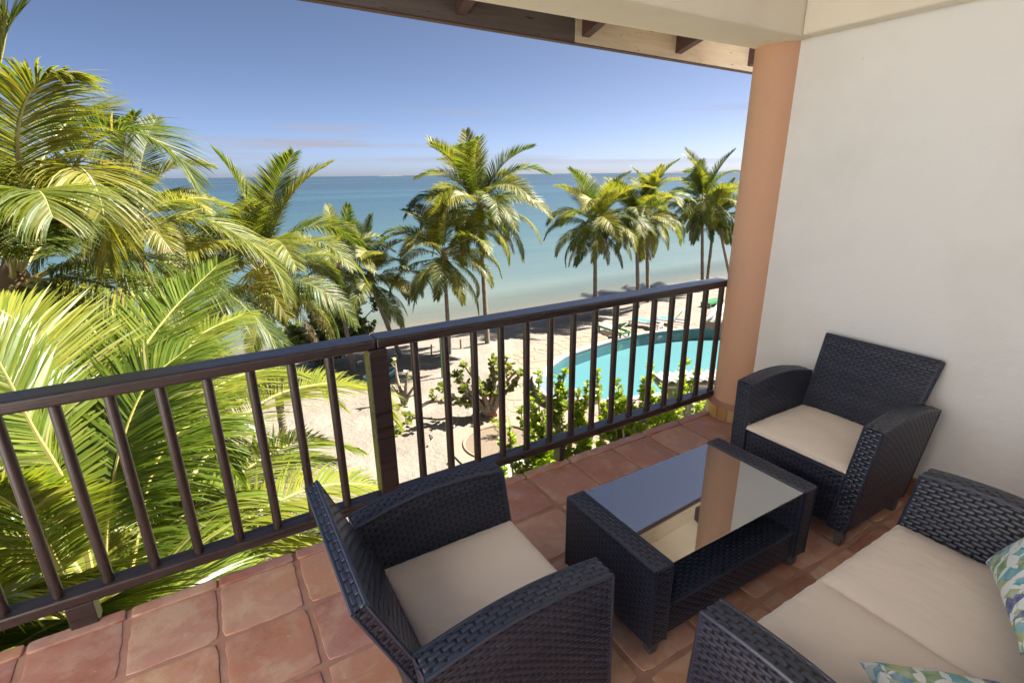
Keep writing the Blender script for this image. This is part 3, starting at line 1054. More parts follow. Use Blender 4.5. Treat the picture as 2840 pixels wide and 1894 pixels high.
def mk_sea():
    t = NT("sea_water")
    p = t.world()
    xyz = t.node("ShaderNodeSeparateXYZ"); t.l.new(p, xyz.inputs[0])
    y = t.math('ADD', xyz.outputs[1], t.math('MULTIPLY_ADD', t.noise(t.world((0.02, 0.05, 1)), 1.0, 4, 0.6), 40.0, -20.0))
    y = t.math('ADD', y, t.math('MULTIPLY', xyz.outputs[0], -0.05))
    f = t.math('LOGARITHM', t.math('MAXIMUM', t.math('SUBTRACT', y, 24.0), 2.0), 10.0)
    f = t.math('MULTIPLY', f, 0.3)
    c = t.ramp(f, [(0.09, (0.155, 0.155, 0.118)), (0.33, (0.098, 0.130, 0.116)), (0.48, (0.048, 0.092, 0.099)), (0.66, (0.017, 0.05, 0.074)), (0.92, (0.005, 0.022, 0.045))])
    st = t.ramp(t.noise(t.world((0.0016, 0.011, 1)), 1.0, 5, 0.6), [(0.46, 0.0), (0.62, 1.0)])
    c = t.mix(t.math('MULTIPLY', st, 0.4), c, (0.028, 0.085, 0.11))
    dk = t.ramp(t.noise(t.world((0.25, 0.6, 1)), 1.0, 4, 0.6), [(0.62, 0.0), (0.72, 0.45)])
    c = t.mix(dk, c, (0.05, 0.12, 0.13))
    w1 = t.noise(t.world((0.55, 2.0, 1)), 1.0, 5, 0.62)
    w2 = t.noise(t.world((0.05, 0.22, 1)), 1.0, 3, 0.5)
    n1 = t.bump(w2, 0.35, 1.0)
    n2 = t.bump(w1, 0.5, 0.10, n1)
    s_ = t.math('SUBTRACT', xyz.outputs[1], t.math('MULTIPLY', t.math('MAXIMUM', t.math('SUBTRACT', xyz.outputs[0], 10.0), 0.0), 0.035))
    sh = t.math('SUBTRACT', s_, t.math('MULTIPLY', t.math('SINE', t.math('MULTIPLY_ADD', xyz.outputs[0], 0.21, 1.0)), 0.5))
    fo = t.math('ABSOLUTE', t.math('ADD', sh, t.math('MULTIPLY_ADD', t.noise(t.world((0.6, 0.6, 1)), 1.0, 4, 0.6), -2.2, -27.9)))
    foam = t.math('MULTIPLY', t.ramp(fo, [(0.04, 1.0), (0.16, 0.0)]), t.ramp(t.noise(t.world((2.5, 5, 1)), 1.0, 3, 0.7), [(0.40, 0.0), (0.55, 0.8)]))
    c = t.mix(foam, c, (0.42, 0.42, 0.40))
    al = t.ramp(t.math('MULTIPLY_ADD', s_, 0.05, -1.36), [(0.0, 0.25), (0.45, 1.0)])
    df = t.node("ShaderNodeBsdfDiffuse"); gl = t.node("ShaderNodeBsdfGlossy"); gl.inputs["Roughness"].default_value = 0.22
    fr = t.node("ShaderNodeFresnel"); fr.inputs[0].default_value = 1.33
    t.l.new(c, df.inputs[0])
    for q in (gl, fr): t.l.new(n2, q.inputs["Normal"])
    t.l.new(t.bump(w1, 0.25, 0.10), df.inputs["Normal"])
    m1 = t.node("ShaderNodeMixShader")
    t.l.new(t.math('MINIMUM', fr.outputs[0], 0.34), m1.inputs[0]); t.l.new(df.outputs[0], m1.inputs[1]); t.l.new(gl.outputs[0], m1.inputs[2])
    tr = t.node("ShaderNodeBsdfTransparent")
    m2 = t.node("ShaderNodeMixShader")
    t.l.new(al, m2.inputs[0]); t.l.new(tr.outputs[0], m2.inputs[1]); t.l.new(m1.outputs[0], m2.inputs[2])
    t.l.new(m2.outputs[0], t.out.inputs[0])
    return t.mat
M['sea'] = mk_sea()
xs2, ys2 = axis(-6, 44, 3.0, 16000), [24.0, 28, 32, 40, 60, 100, 200, 500, 1500, 5000, 16000]
W = len(xs2)
mb = MB()
mb.add([(x, y, SEA + (0.0)) for y in ys2 for x in xs2], [(j * W + i, j * W + i + 1, (j + 1) * W + i + 1, (j + 1) * W + i) for j in range(len(ys2) - 1) for i in range(W - 1)])
structure("sea", mb, M['sea'])

# low islands on the horizon
def mk_isle():
    t = NT("far_island")
    return t.set(t.mix(t.noise(t.world(), 0.02), (0.05, 0.07, 0.08), (0.09, 0.10, 0.09)), 0.9)
M['isle'] = mk_isle()
for (az, dist, wid, hgt) in ((7.0, 5200, 260, 16), (-0.5, 7000, 320, 15), (33.5, 6500, 1500, 26), (-9.5, 6200, 150, 12)):
    c = Vector((math.sin(R(30.6 + az - 12)) * dist, math.cos(R(30.6 + az - 12)) * dist, SEA))
    u = Vector((c.y, -c.x, 0)).normalized()
    k = Vector((c.x, c.y, 0)).normalized()
    m = MB(); n = 40
    vs, fs = [], []
    for i in range(n + 1):
        t_ = i / n
        hh = hgt * (math.sin(math.pi * t_) ** 0.5) * (0.55 + 0.6 * abs(noise.noise(Vector((t_ * 9, az, 0)))))
        for d_, z in ((-60, 0), (0, max(hh, .2)), (60, 0)):
            q = c + u * ((t_ - .5) * wid) + k * d_
            vs.append((q.x, q.y, SEA + z - 0.5))
    for i in range(n):
        for q in range(2):
            a = i * 3 + q
            fs.append((a, a + 3, a + 4, a + 1))
    m.add(vs, fs)
    o = m.build("island", M['isle']); o["kind"] = "structure"

# patio
def fill(loops, z):
    bm = bmesh.new()
    eds = []
    for lp in loops:
        v = [bm.verts.new((x, y, z)) for x, y in lp]
        eds += [bm.edges.new((v[i - 1], v[i])) for i in range(len(v))]
    bmesh.ops.triangle_fill(bm, use_beauty=True, use_dissolve=False, edges=eds)
    bmesh.ops.recalc_face_normals(bm, faces=bm.faces)
    if sum(f.normal.z for f in bm.faces) < 0: bmesh.ops.reverse_faces(bm, faces=bm.faces)
    return bm
def bm_obj(name, bm, mat, parent=None):
    me = bpy.data.meshes.new(name)
    bm.to_mesh(me); bm.free()
    me.materials.append(mat)
    return link(name, me, parent)
ring = [(RING_C[0] + RING_R * math.cos(k / 40 * 2 * math.pi), RING_C[1] + 0.95 * RING_R * math.sin(k / 40 * 2 * math.pi)) for k in range(40)]
def mk_mortar():
    t = NT("patio_mortar")
    p = t.world()
    return t.set(t.mix(t.noise(p, 3, 5, 0.7), (0.19, 0.14, 0.10), (0.24, 0.185, 0.14)), 0.9, t.bump(t.noise(p, 40, 3), 0.5, 0.01))
M['mortar'] = mk_mortar()
def mk_stone():
    t = NT("flagstone")
    p = t.world()
    r = rnd_island(t)
    c = t.ramp(r, [(0.0, (0.19, 0.105, 0.062)), (0.35, (0.23, 0.15, 0.095)), (0.7, (0.255, 0.18, 0.128)), (1.0, (0.215, 0.16, 0.12))])
    c = t.mix(t.ramp(t.noise(p, 2.4, 5, 0.7), [(0.4, 0.0), (0.75, 0.6)]), c, (0.24, 0.18, 0.132))
    return t.set(c, 0.8, t.bump(t.noise(p, 22, 5, 0.7), 0.4, 0.012))
M['stone'] = mk_stone()
patio = bm_obj("pool_patio", fill([PATIO, POOL_OUT, ring], G + 0.03), M['mortar'])
patio["kind"] = "structure"
# flagstones: jittered cells with their own edges
rs = random.Random(21)
CELL = 0.52
gx = {}
def node(i, j):
    if (i, j) not in gx:
        gx[(i, j)] = (i * CELL + (j % 2) * CELL * .45 + rs.uniform(-.17, .17), j * CELL + rs.uniform(-.17, .17))
    return gx[(i, j)]
stones = []
for j in range(8, 44):
    for i in range(8, 58):
        q = [node(i, j), node(i + 1, j), node(i + 1, j + 1), node(i, j + 1)]
        cx, cy = sum(p[0] for p in q) / 4, sum(p[1] for p in q) / 4
        if not inside(cx, cy, PATIO) or inside(cx, cy, POOL_OUT): continue
        if pdist(cx, cy, POOL_OUT) < 0.30 or pdist(cx, cy, PATIO) < 0.25 or (cx - RING_C[0]) ** 2 + (cy - RING_C[1]) ** 2 < (RING_R + .45) ** 2: continue
        if 10.2 < cx < 12.2 and 14.0 < cy < 18.0: continue
        rays = rs.random()
        poly = []
        for k in range(4):
            a, b = q[k], q[(k + 1) % 4]
            poly.append(a)
            poly.append(((a[0] + b[0]) / 2 + rs.uniform(-.05, .05), (a[1] + b[1]) / 2 + rs.uniform(-.05, .05)))
        sh = 1 - 0.035 / CELL * 2
        poly = [(cx + (x - cx) * sh, cy + (y - cy) * sh) for x, y in poly]
        stones.append((math.hypot(cx, cy), cx, cy, poly))
vis = [s for s in stones if s[2] > 9.5]
vis.sort()
def stone_into(m, cx, cy, poly, z0, ox=0, oy=0):
    n = len(poly)
    zt = 0.018 + rs.uniform(-.006, .008)
    vs = [(x - ox, y - oy, z0) for x, y in poly] + [(x - ox, y - oy, z0 + zt - .006) for x, y in poly] + [(cx + (x - cx) * .94 - ox, cy + (y - cy) * .94 - oy, z0 + zt) for x, y in poly]
    fs = []
    for i in range(n):
        k = (i + 1) % n
        fs += [(i, k, n + k, n + i), (n + i, n + k, 2 * n + k, 2 * n + i)]
    fs.append(tuple(range(2 * n, 3 * n)))
    m.add(vs, fs)
for _, cx, cy, poly in vis[:300]:
    m = MB(); stone_into(m, cx, cy, poly, 0, cx, cy)
    o = m.build("flagstone", M['stone'], patio)
    o.location = (cx, cy, G + 0.031)
m = MB()
for _, cx, cy, poly in vis[300:] + [s for s in stones if s[2] <= 9.5]:
    stone_into(m, cx, cy, poly, G + 0.031)
o = m.build("far_flagstones", M['stone'], patio); o["kind"] = "stuff"

# pool
def mk_pooltile():
    t = NT("pool_plaster")
    p = t.world()
    return t.set(t.mix(t.noise(p, 5, 5, 0.7), (0.115, 0.20, 0.212), (0.135, 0.22, 0.232)), 0.6)
M['pool'] = mk_pooltile()
t = NT("pool_water_surface")
fr = t.node("ShaderNodeFresnel"); fr.inputs[0].default_value = 1.33
tr = t.node("ShaderNodeBsdfTransparent"); tr.inputs[0].default_value = (0.70, 0.91, 0.93, 1)
gl = t.node("ShaderNodeBsdfGlossy"); gl.inputs["Roughness"].default_value = 0.05
nb = t.bump(t.noise(t.world((1, 1, 1)), 3.5, 3, 0.5), 0.3, 0.05)
t.l.new(nb, fr.inputs["Normal"]); t.l.new(nb, gl.inputs["Normal"])
mxs = t.node("ShaderNodeMixShader")
t.l.new(fr.outputs[0], mxs.inputs[0]); t.l.new(tr.outputs[0], mxs.inputs[1]); t.l.new(gl.outputs[0], mxs.inputs[2])
t.l.new(mxs.outputs[0], t.out.inputs[0])
M['poolwater'] = t.mat
def mk_coping():
    t = NT("pool_coping_stone")
    p = t.world()
    return t.set(t.mix(t.noise(p, 6, 5, 0.7), (0.24, 0.22, 0.19), (0.31, 0.295, 0.265)), 0.8, t.bump(t.noise(p, 50, 3), 0.3, 0.006))
M['coping'] = mk_coping()
m = MB()
n = len(POOL)
for a, za, b, zb in ((POOL, G - 0.62, POOL, G + 0.03),):
    vs = [(x, y, za) for x, y in a] + [(x, y, zb) for x, y in b]
    m.add(vs, [(i, n + i, n + (i + 1) % n, (i + 1) % n) for i in range(n)])
pool = structure("pool_basin", m, M['pool'])
o = bm_obj("pool_bottom", fill([POOL], G - 0.62), M['pool'], pool)
o = bm_obj("pool_water", fill([POOL], G - 0.03), M['poolwater']); o["kind"] = "structure"
m = MB()
PI_ = offset(POOL, -SG * 0.02)
vs = [(x, y, G + .02) for x, y in PI_] + [(x, y, G + .085) for x, y in PI_] + [(x, y, G + .085) for x, y in POOL_OUT] + [(x, y, G + .02) for x, y in POOL_OUT]
m.add(vs, [f for i in range(n) for f in ((i, (i + 1) % n, n + (i + 1) % n, n + i), (n + i, n + (i + 1) % n, 2 * n + (i + 1) % n, 2 * n + i), (2 * n + i, 2 * n + (i + 1) % n, 3 * n + (i + 1) % n, 3 * n + i))])
structure("pool_coping", m, M['coping'])
# painted emblem on the far pool wall (plain rounded rings)
t = NT("mural_green"); M['mural'] = t.set(t.mix(t.noise(t.world(), 9, 3), (0.20, 0.42, 0.33), (0.55, 0.58, 0.32)), 0.6)
m = MB()
c = Vector((18.25, 19.70, G - 0.34))
for k, (rx, rz, w_, off_) in enumerate(((0.36, 0.20, .045, 0.06), (0.22, 0.11, .07, 0.08), (0.11, 0.07, .03, -0.47))):
    vs, fs = [], []
    for i in range(24):
        a = i / 24 * 2 * math.pi
        for s_ in (1, 1 - w_ / rx):
            vs.append((c.x + off_ + rx * s_ * math.cos(a), c.y + 0.02 - 0.0 * s_, c.z + rz * s_ * math.sin(a)))
    m.add(vs, [(2 * i, 2 * i + 1, (2 * i + 3) % 48, (2 * i + 2) % 48) for i in range(24)])
m.build("pool_mural", M['mural'], pool)

# crescent basin at the near left end of the pool
M['basin'] = NT("dark_basin").set((0.14, 0.18, 0.22), 0.4)
spill = empty("spill_basin", (11.3, 16, G), 0, "small crescent basin with a pale stone rim at the pool end", "basin")
arc = [tuple(p)[:2] for p in catmull([(11.9, 17.9, 0), (11.4, 17.4, 0), (10.94, 16.81, 0), (10.62, 15.9, 0), (10.55, 15.0, 0), (10.9, 14.45, 0), (11.7, 14.2, 0), (12.4, 14.15, 0)], 28)]
ai = offset(arc, 0.16)
if math.hypot(ai[14][0] - 11.9, ai[14][1] - 16) > math.hypot(arc[14][0] - 11.9, arc[14][1] - 16): ai = offset(arc, -0.16)
ai[0], ai[-1] = (12.05, 17.75), (12.4, 14.32)
def strip(prof, name, mat):
    m = MB(); n = len(prof[0][0])
    vs = []
    for pl, z in prof: vs += [(x - 11.3, y - 16, z) for x, y in pl]
    m.add(vs, [(r * n + i, r * n + i + 1, (r + 1) * n + i + 1, (r + 1) * n + i) for r in range(len(prof) - 1) for i in range(n - 1)])
    return m.build(name, mat, spill)
strip([(arc, 0.0), (arc, 0.34)], "outer_wall", M['mortar'])
strip([(arc, 0.34), (arc, 0.40), (ai, 0.40), (ai, 0.30)], "rim", M['coping'])
inn = offset(POOL, SG * 0.02)
o = bm_obj("basin_floor", fill([[(x - 11.3, y - 16) for x, y in ai] + [(1.0, -1.4), (0.62, 0.0), (0.75, 1.3)]], 0.12), M['basin'], spill)

# planting ring with dark soil
M['soil'] = NT("soil"); _t = M['soil']; M['soil'] = _t.set(_t.mix(_t.noise(_t.world(), 6, 6, 0.7), (0.10, 0.075, 0.05), (0.20, 0.15, 0.10)), 0.95, _t.bump(_t.noise(_t.world(), 30, 4), 0.7, 0.03))
o = bm_obj("planting_bed", fill([ring], G + 0.012), M['soil']); o["kind"] = "structure"
m = MB()
m.tube([(x, y, G + 0.04) for x, y in ring + ring[:1]], 0.05, 6, cap=False)
structure("planting_bed_kerb", m, M['stone'])

# ------------------------------------------------------------------ palms
def mk_leaf(name, dark, mid, yellow, dead, tl=0.35, rough=0.38, hue_rnd=True):
    t = NT(name)
    ri, ro = rnd_island(t), rnd_obj(t)
    f = t.math('ADD', t.math('MULTIPLY', ri, 0.45), t.math('MULTIPLY', ro, 0.55))
    c = t.ramp(f, [(0.15, dark), (0.5, mid), (0.85, yellow)])
    p = t.world()
    c = t.mix(t.ramp(t.noise(p, 2.1, 4, 0.6), [(0.58, 0.0), (0.78, 0.8)]), c, yellow)
    c = t.mix(t.ramp(ri, [(0.955, 0.0), (0.965, 0.85)]), c, dead)
    t.set(c, rough, Specular_IOR_Level=0.55)
    tr = t.node("ShaderNodeBsdfTranslucent")
    hs = t.node("ShaderNodeMix", data_type='RGBA', blend_type='MULTIPLY')
    hs.inputs[0].default_value = 1.0
    t.l.new(c, hs.inputs[6]); hs.inputs[7].default_value = (1.7, 1.75, 0.7, 1)
    t.l.new(hs.outputs[2], tr.inputs[0])
    ms = t.node("ShaderNodeMixShader"); ms.inputs[0].default_value = tl
    t.l.new(t.b.outputs[0], ms.inputs[1]); t.l.new(tr.outputs[0], ms.inputs[2])
    t.l.new(ms.outputs[0], t.out.inputs[0])
    return t.mat
M['palm'] = mk_leaf("palm_leaflet", (0.040, 0.070, 0.011), (0.105, 0.135, 0.017), (0.25, 0.225, 0.03), (0.26, 0.18, 0.09), tl=0.43, rough=0.5)
M['palm_near'] = mk_leaf("young_palm_leaflet", (0.065, 0.108, 0.012), (0.13, 0.175, 0.02), (0.24, 0.24, 0.035), (0.28, 0.24, 0.11), tl=0.42)
def mk_rachis():
    t = NT("palm_rachis")
    return t.set(t.mix(rnd_obj(t), (0.30, 0.27, 0.06), (0.40, 0.36, 0.14)), 0.45)
M['rachis'] = mk_rachis()
def mk_trunk():
    t = NT("palm_trunk")
    p = t.coord("Object")
    wv = t.node("ShaderNodeTexWave", wave_type='BANDS', bands_direction='Z')
    wv.inputs["Scale"].default_value = 3.0
    wv.inputs["Distortion"].default_value = 2.5
    wv.inputs["Detail"].default_value = 2
    t.l.new(p, wv.inputs[0])
    a = t.noise(t.coord("Object", (8, 8, 3)), 1.5, 5, 0.7)
    c = t.mix(t.ramp(a, [(0.3, 0.0), (0.7, 1.0)]), (0.145, 0.115, 0.085), (0.27, 0.225, 0.175))
    c = t.mix(t.ramp(wv.outputs[1], [(0.0, 0.55), (0.3, 0.0)]), c, (0.075, 0.06, 0.045))
    return t.set(c, 0.9, t.bump(wv.outputs[1], 0.5, 0.03, t.bump(a, 0.5, 0.03)))
M['trunk'] = mk_trunk()
def mk_fibre():
    t = NT("palm_fibre")
    return t.set(t.mix(t.noise(t.coord("Object", (20, 20, 4)), 2, 4), (0.12, 0.075, 0.035), (0.24, 0.16, 0.08)), 0.9)
M['fibre'] = mk_fibre()
M['nut'] = NT("green_coconut"); _t = M['nut']; M['nut'] = _t.set(_t.mix(_t.noise(_t.coord(), 6), (0.24, 0.30, 0.05), (0.36, 0.36, 0.08)), 0.35)

UP = Vector((0, 0, 1))
def frond_mesh(name, ctrl, L, nl=70, wid=0.05, hang=0.45, vee=0.35, seed=0, mat='palm', bare=0.16, wind=(0, 0, 0), seg=4, r0=0.022):
    """feather frond: arched rachis with two rows of drooping leaflets"""
    rr = random.Random(seed)
    pts = catmull(ctrl, 30)
    n = len(pts)
    mb = MB()
    mb.tube(pts, [r0 * (1 - 0.88 * i / (n - 1)) * (1.9 if i == 0 else 1.25 if i == 1 else 1) for i in range(n)], 5, 1)
    wv = Vector(wind)
    side_prev = None
    for i in range(nl):
        s = bare + (1 - bare) * ((i + 0.5) / nl)
        f = s * (n - 1)
        k = min(int(f), n - 2)
        p = pts[k].lerp(pts[k + 1], f - k)
        T = (pts[min(k + 2, n - 1)] - pts[max(k - 1, 0)]).normalized()
        S = T.cross(UP)
        if S.length < 0.15 and side_prev is not None: S = side_prev.copy()
        S.normalize()
        if side_prev is not None and S.dot(side_prev) < 0: S = -S
        side_prev = S
        Nn = S.cross(T)
        if Nn.z < 0 and T.z < 0.7 : Nn = Nn
        q = (s - bare) / (1 - bare)
        prof = (0.45 + 0.55 * math.sin(min(1, q / 0.35) * math.pi / 2)) * (1 - 0.72 * max(0, (q - 0.35) / 0.65) ** 1.6)
        for sd in (-1, 1):
            ll = L * prof * rr.uniform(0.86, 1.08)
            fw = 0.45 + 1.15 * q ** 1.5 + rr.uniform(-.10, .10)
            d = (S * sd + T * fw + Nn * (vee * (1 - q * 0.5) + rr.uniform(-.12, .12))).normalized()
            hg = hang * rr.uniform(0.6, 1.35)
            # blade plane: width roughly along the rachis, edge tilted
            wd = (T - d * T.dot(d)).normalized()
            wd = (wd + Nn * rr.uniform(-.5, .5) + S * (0.2 * sd)).normalized()
            vs = []
            pos = p.copy()
            dirc = d.copy()
            w0 = wid * rr.uniform(0.75, 1.1)
            for m_ in range(seg + 1):
                t_ = m_ / seg
                ww = w0 * (0.45 + 1.1 * t_) * 0.5 if t_ < 0.4 else w0 * 0.5 * (1 - ((t_ - 0.4) / 0.6) ** 1.5 * 0.96)
                vs.append(pos + wd * ww); vs.append(pos - wd * ww)
                dirc = (dirc + (Vector((0, 0, -1)) * hg + wv * t_) * (1.7 / seg) * (0.35 + t_)).normalized()
                pos = pos + dirc * (ll / seg)
            mb.add(vs, [(2 * m_, 2 * m_ + 1, 2 * m_ + 3, 2 * m_ + 2) for m_ in range(seg)], 0)
    return mb.mesh(name, [M[mat], M['rachis']])

def arc_ctrl(e0, droop, L):
    """rachis control points for a frond leaving along +x at elevation e0 and bending by droop (radians)"""
    pts = [Vector((0, 0, 0))]
    p = Vector((0, 0, 0))
    for k in range(10):
        s = (k + 0.5) / 10
        e = e0 - droop * s ** 1.5
        p = p + Vector((math.cos(e), 0, math.sin(e))) * (L / 10)
        pts.append(p.copy())
    return [pts[i] for i in (0, 2, 4, 6, 8, 10)]

VAR = []      # generic fronds of unit length 4 m, young to old
for k, (e0, dr, hang, vee) in enumerate(((84, 28, .10, .65), (74, 50, .18, .55), (66, 78, .28, .45), (55, 95, .36, .40), (44, 98, .42, .32),
                                        (32, 98, .50, .28), (18, 92, .60, .2), (4, 86, .75, .15), (-14, 72, .95, .1), (-38, 45, 1.15, .05))):
    for v in range(2):
        VAR.append((k, frond_mesh("frond", arc_ctrl(R(e0), R(dr + v * 10), 4.0), 1.0, 132, 0.040, hang, vee, 100 + k * 7 + v, wind=(-0.10, 0.0, 0))))

M['palm_dead'] = mk_leaf("dry_palm_leaflet", (0.12, 0.085, 0.045), (0.19, 0.135, 0.07), (0.26, 0.20, 0.10), (0.10, 0.06, 0.03), tl=0.2, rough=0.7)
DEAD = [frond_mesh("frond", arc_ctrl(R(e0), R(dr), 3.4), 0.75, 70, 0.035, 1.3, 0.0, 900 + e0, 'palm_dead') for e0, dr in ((-20, 62), (-35, 50), (-5, 80))]

def trunk_curve(b, c, bow=0.25):
    b, c = Vector(b), Vector(c)
    h = c - b
    p1 = b + Vector((h.x * (0.62 - bow), h.y * (0.62 - bow), h.z * 0.36))
    p2 = b + Vector((h.x * 0.72, h.y * 0.72, h.z * 0.70))
    return catmull([b - Vector((0, 0, 0.3)), b, p1, p2, c], 44)
def make_trunk(root, b, c, r=0.15, bow=0.25):
    pts = trunk_curve(b, c, bow)
    o0 = root.location
    n = len(pts)
    m = MB()
    rad = []
    for i in range(n):
        t_ = i / (n - 1)
        rad.append(r * (1.0 - 0.38 * t_) * (1 + 0.9 * math.exp(-t_ * 16)) * (1 + 0.045 * math.sin(i * 2.7) + 0.03 * math.sin(i * 1.1)))
    m.tube([p - o0 for p in pts], rad, 14)
    return m.build("trunk", M['trunk'], root, smooth=True)
def make_heart(root, c, r=0.17):
    m = MB()
    c = Vector(c) - root.location
    m.tube([c + Vector((0, 0, z)) for z in (-0.45, -0.2, 0.05, 0.35, 0.6)], [r * .75, r * 1.05, r * 1.2, r * .8, r * .25], 10)
    return m.build("leaf_sheath", M['fibre'], root, smooth=True)
def nut_mesh():
    m = MB()
    vs, fs = [], []
    for j in range(7):
        a = math.pi * j / 6
        for i in range(10):
            b = 2 * math.pi * i / 10
            rr_ = 0.10 * math.sin(a) * (1 + 0.06 * math.cos(3 * b))
            vs.append((rr_ * math.cos(b), rr_ * math.sin(b), 0.13 * math.cos(a)))
    for j in range(6):
        for i in range(10):
            fs.append((j * 10 + i, (j + 1) * 10 + i, (j + 1) * 10 + (i + 1) % 10, j * 10 + (i + 1) % 10))
    m.add(vs, fs)
    return m.mesh("coconut", M['nut'], True)
NUT = nut_mesh()

def palm(bx_, by_, cx, cy, cz, nf, L, seed, label, dead=0):
    rr = random.Random(seed)
    zb = ground_z(bx_, by_)
    root = empty("coconut_palm", (bx_, by_, zb), 0, label, "palm tree", "coconut palms")
    make_trunk(root, (bx_, by_, zb), (cx, cy, cz), 0.15 if L > 3.5 else 0.125)
    make_heart(root, (cx, cy, cz))
    a0 = rr.uniform(0, 6.28)
    off = Vector((cx, cy, cz)) - root.location
    for i in range(nf):
        t_ = i / (nf - 1)
        k = min(9, max(0, int(round(9 * t_ ** 0.85 * 0.98 + rr.uniform(-.5, .5)))))
        cand = [m for q, m in VAR if q == k]
        o = link("frond", rr.choice(cand), root)
        a = a0 + i * 2.39996 + rr.uniform(-.2, .2)
        o.location = off + Vector((math.cos(a), math.sin(a), 0)) * 0.06 + Vector((0, 0, 0.30 * (1 - t_)))
        o.rotation_euler = (R(rr.uniform(-24, 24)), R(rr.uniform(-10, 10)), a)
        sc_ = L / 4.0 * rr.uniform(0.88, 1.08) * (0.80 + 0.2 * math.sin(math.pi * min(1, t_ + .15)))
        o.scale = (sc_, sc_ * rr.choice((1, -1)), sc_)
    for i in range(rr.choice((1, 2, 2, 3))):
        a = rr.uniform(0, 6.28)
        o = link("dry_frond", rr.choice(DEAD), root, off + Vector((math.cos(a), math.sin(a), 0)) * .08 - Vector((0, 0, .12)), a)
        sc_ = L / 4.0 * rr.uniform(.7, .95)
        o.scale = (sc_, sc_, sc_)
    if L > 3.6:
        for i in range(5):
            a = rr.uniform(0, 6.28)
            link("coconut", NUT, root, off + Vector((math.cos(a) * .24, math.sin(a) * .24, -.12 - rr.uniform(0, .2))), a)
    return root
for p in PALMS: palm(*p)

# big palm at the left edge: its fronds are laid one by one
A_FR = [
 [(-2.46, 10.21, 0.29), (-1.85, 10.23, 1.26), (-1.21, 10.13, 2.15), (-0.7, 9.88, 2.35), (-0.2, 9.6, 2.08), (0.05, 9.5, 1.61)],
 [(-2.47, 10.2, 0.23), (-1.92, 9.81, 1.17), (-1.38, 9.2, 1.77), (-1.15, 8.83, 1.74), (-1.06, 8.64, 1.31), (-1.14, 8.52, 0.65)],
 [(-2.47, 10.2, 0.20), (-2.07, 10.19, 0.35), (-1.27, 10.12, 0.72), (-0.22, 10.0, 1.06), (0.47, 9.79, 0.8), (0.92, 9.66, 0.31), (1.1, 9.54, -0.3)],
 [(-2.47, 10.2, 0.20), (-2.05, 10.2, 0.38), (-1.35, 9.91, 0.5), (-0.51, 9.59, 0.41), (0.23, 9.3, -0.14), (0.69, 9.07, -0.83), (0.79, 8.97, -1.43)],
 [(-2.54, 10.19, 0.37), (-2.35, 10.03, 1.47), (-2.13, 9.98, 2.53), (-1.83, 10.04, 3.4), (-1.71, 10.16, 3.74)],
 [(-2.47, 10.31, 0.34), (-2.2, 11.29, 1.57), (-1.86, 12.16, 2.41), (-1.45, 12.92, 2.88), (-1.14, 13.35, 2.66)],
 [(-2.49, 10.0, 0.2), (-2.27, 9.33, -0.07), (-2.08, 8.76, -0.7), (-2.06, 8.55, -1.4)],
 [(-2.49, 10.0, 0.2), (-2.68, 9.22, -0.23), (-2.79, 8.56, -0.84), (-2.8, 8.2, -1.9)],
 [(-2.45, 10.11, 0.43), (-2.44, 9.28, 1.33), (-2.52, 8.64, 1.66), (-2.77, 8.14, 1.4)],
 [(-2.46, 10.21, 0.29), (-2.27, 11.27, 0.67), (-1.85, 12.87, 0.97), (-1.37, 13.93, 0.33)],
 [(-2.48, 10.1, 0.31), (-2.15, 9.36, 0.87), (-1.81, 8.61, 1.13), (-1.65, 8.03, 0.97)],
 [(-2.34, 10.03, 0.24), (-1.81, 9.43, -0.04), (-1.29, 9.11, -0.63), (-1.05, 8.94, -1.39)],
 [(-2.5, 10.2, 0.3), (-3.2, 10.6, 1.2), (-3.9, 11.0, 1.5), (-4.6, 11.3, 0.9)],
 [(-2.5, 10.2, 0.2), (-3.3, 10.0, 0.3), (-4.2, 9.8, -0.3), (-4.6, 9.7, -1.2)],
 [(-2.46, 10.3, 0.3), (-2.9, 11.1, 1.8), (-3.2, 11.7, 2.8), (-3.7, 12.3, 3.0)],
 [(-2.46, 10.25, 0.25), (-1.8, 10.9, 0.3), (-1.0, 11.6, -0.2), (-0.5, 12.0, -1.0)],
 [(-2.45, 10.11, 0.24), (-1.67, 9.66, 0.29), (-0.91, 9.16, -0.04), (-0.36, 8.79, -0.71), (-0.09, 8.6, -1.49)],
 [(-2.45, 10.11, 0.24), (-1.83, 9.22, 0.14), (-1.42, 8.48, -0.37), (-1.23, 8.11, -1.04)],
 [(-2.46, 10.21, 0.29), (-1.92, 9.2, 1.32), (-1.71, 8.63, 2.09), (-1.4, 8.28, 2.63), (-1.07, 8.13, 2.81)],
 [(-2.48, 10.1, 0.31), (-2.07, 8.76, 1.03), (-1.69, 7.82, 1.47), (-1.38, 7.27, 1.56), (-1.26, 6.89, 1.32)],
]
pa = empty("coconut_palm", (-2.9, 10.0, G), 0, "large coconut palm filling the left edge, with green coconuts", "palm tree", "coconut palms")
make_trunk(pa, (-2.9, 10.0, G), (-2.48, 10.18, 0.1), 0.17)
make_heart(pa, (-2.48, 10.18, 0.05), 0.2)
for i, c in enumerate(A_FR):
    c = [Vector(q) - pa.location for q in c]
    link("frond", frond_mesh("frond", c, 1.12, 185, 0.027, ((0.35, 0.9, 0.62, 0.8, 0.12, 0.2, 0.6, 0.7, 0.4, 0.5, 0.5, 0.7, 0.4, 0.7, 0.3, 0.7) + (0.7,) * 20)[i],
                             0.3 if i not in (4, 5) else 0.5, 300 + i, seg=5, wind=(0.05, -0.05, 0), r0=0.030), pa)
rr = random.Random(3)
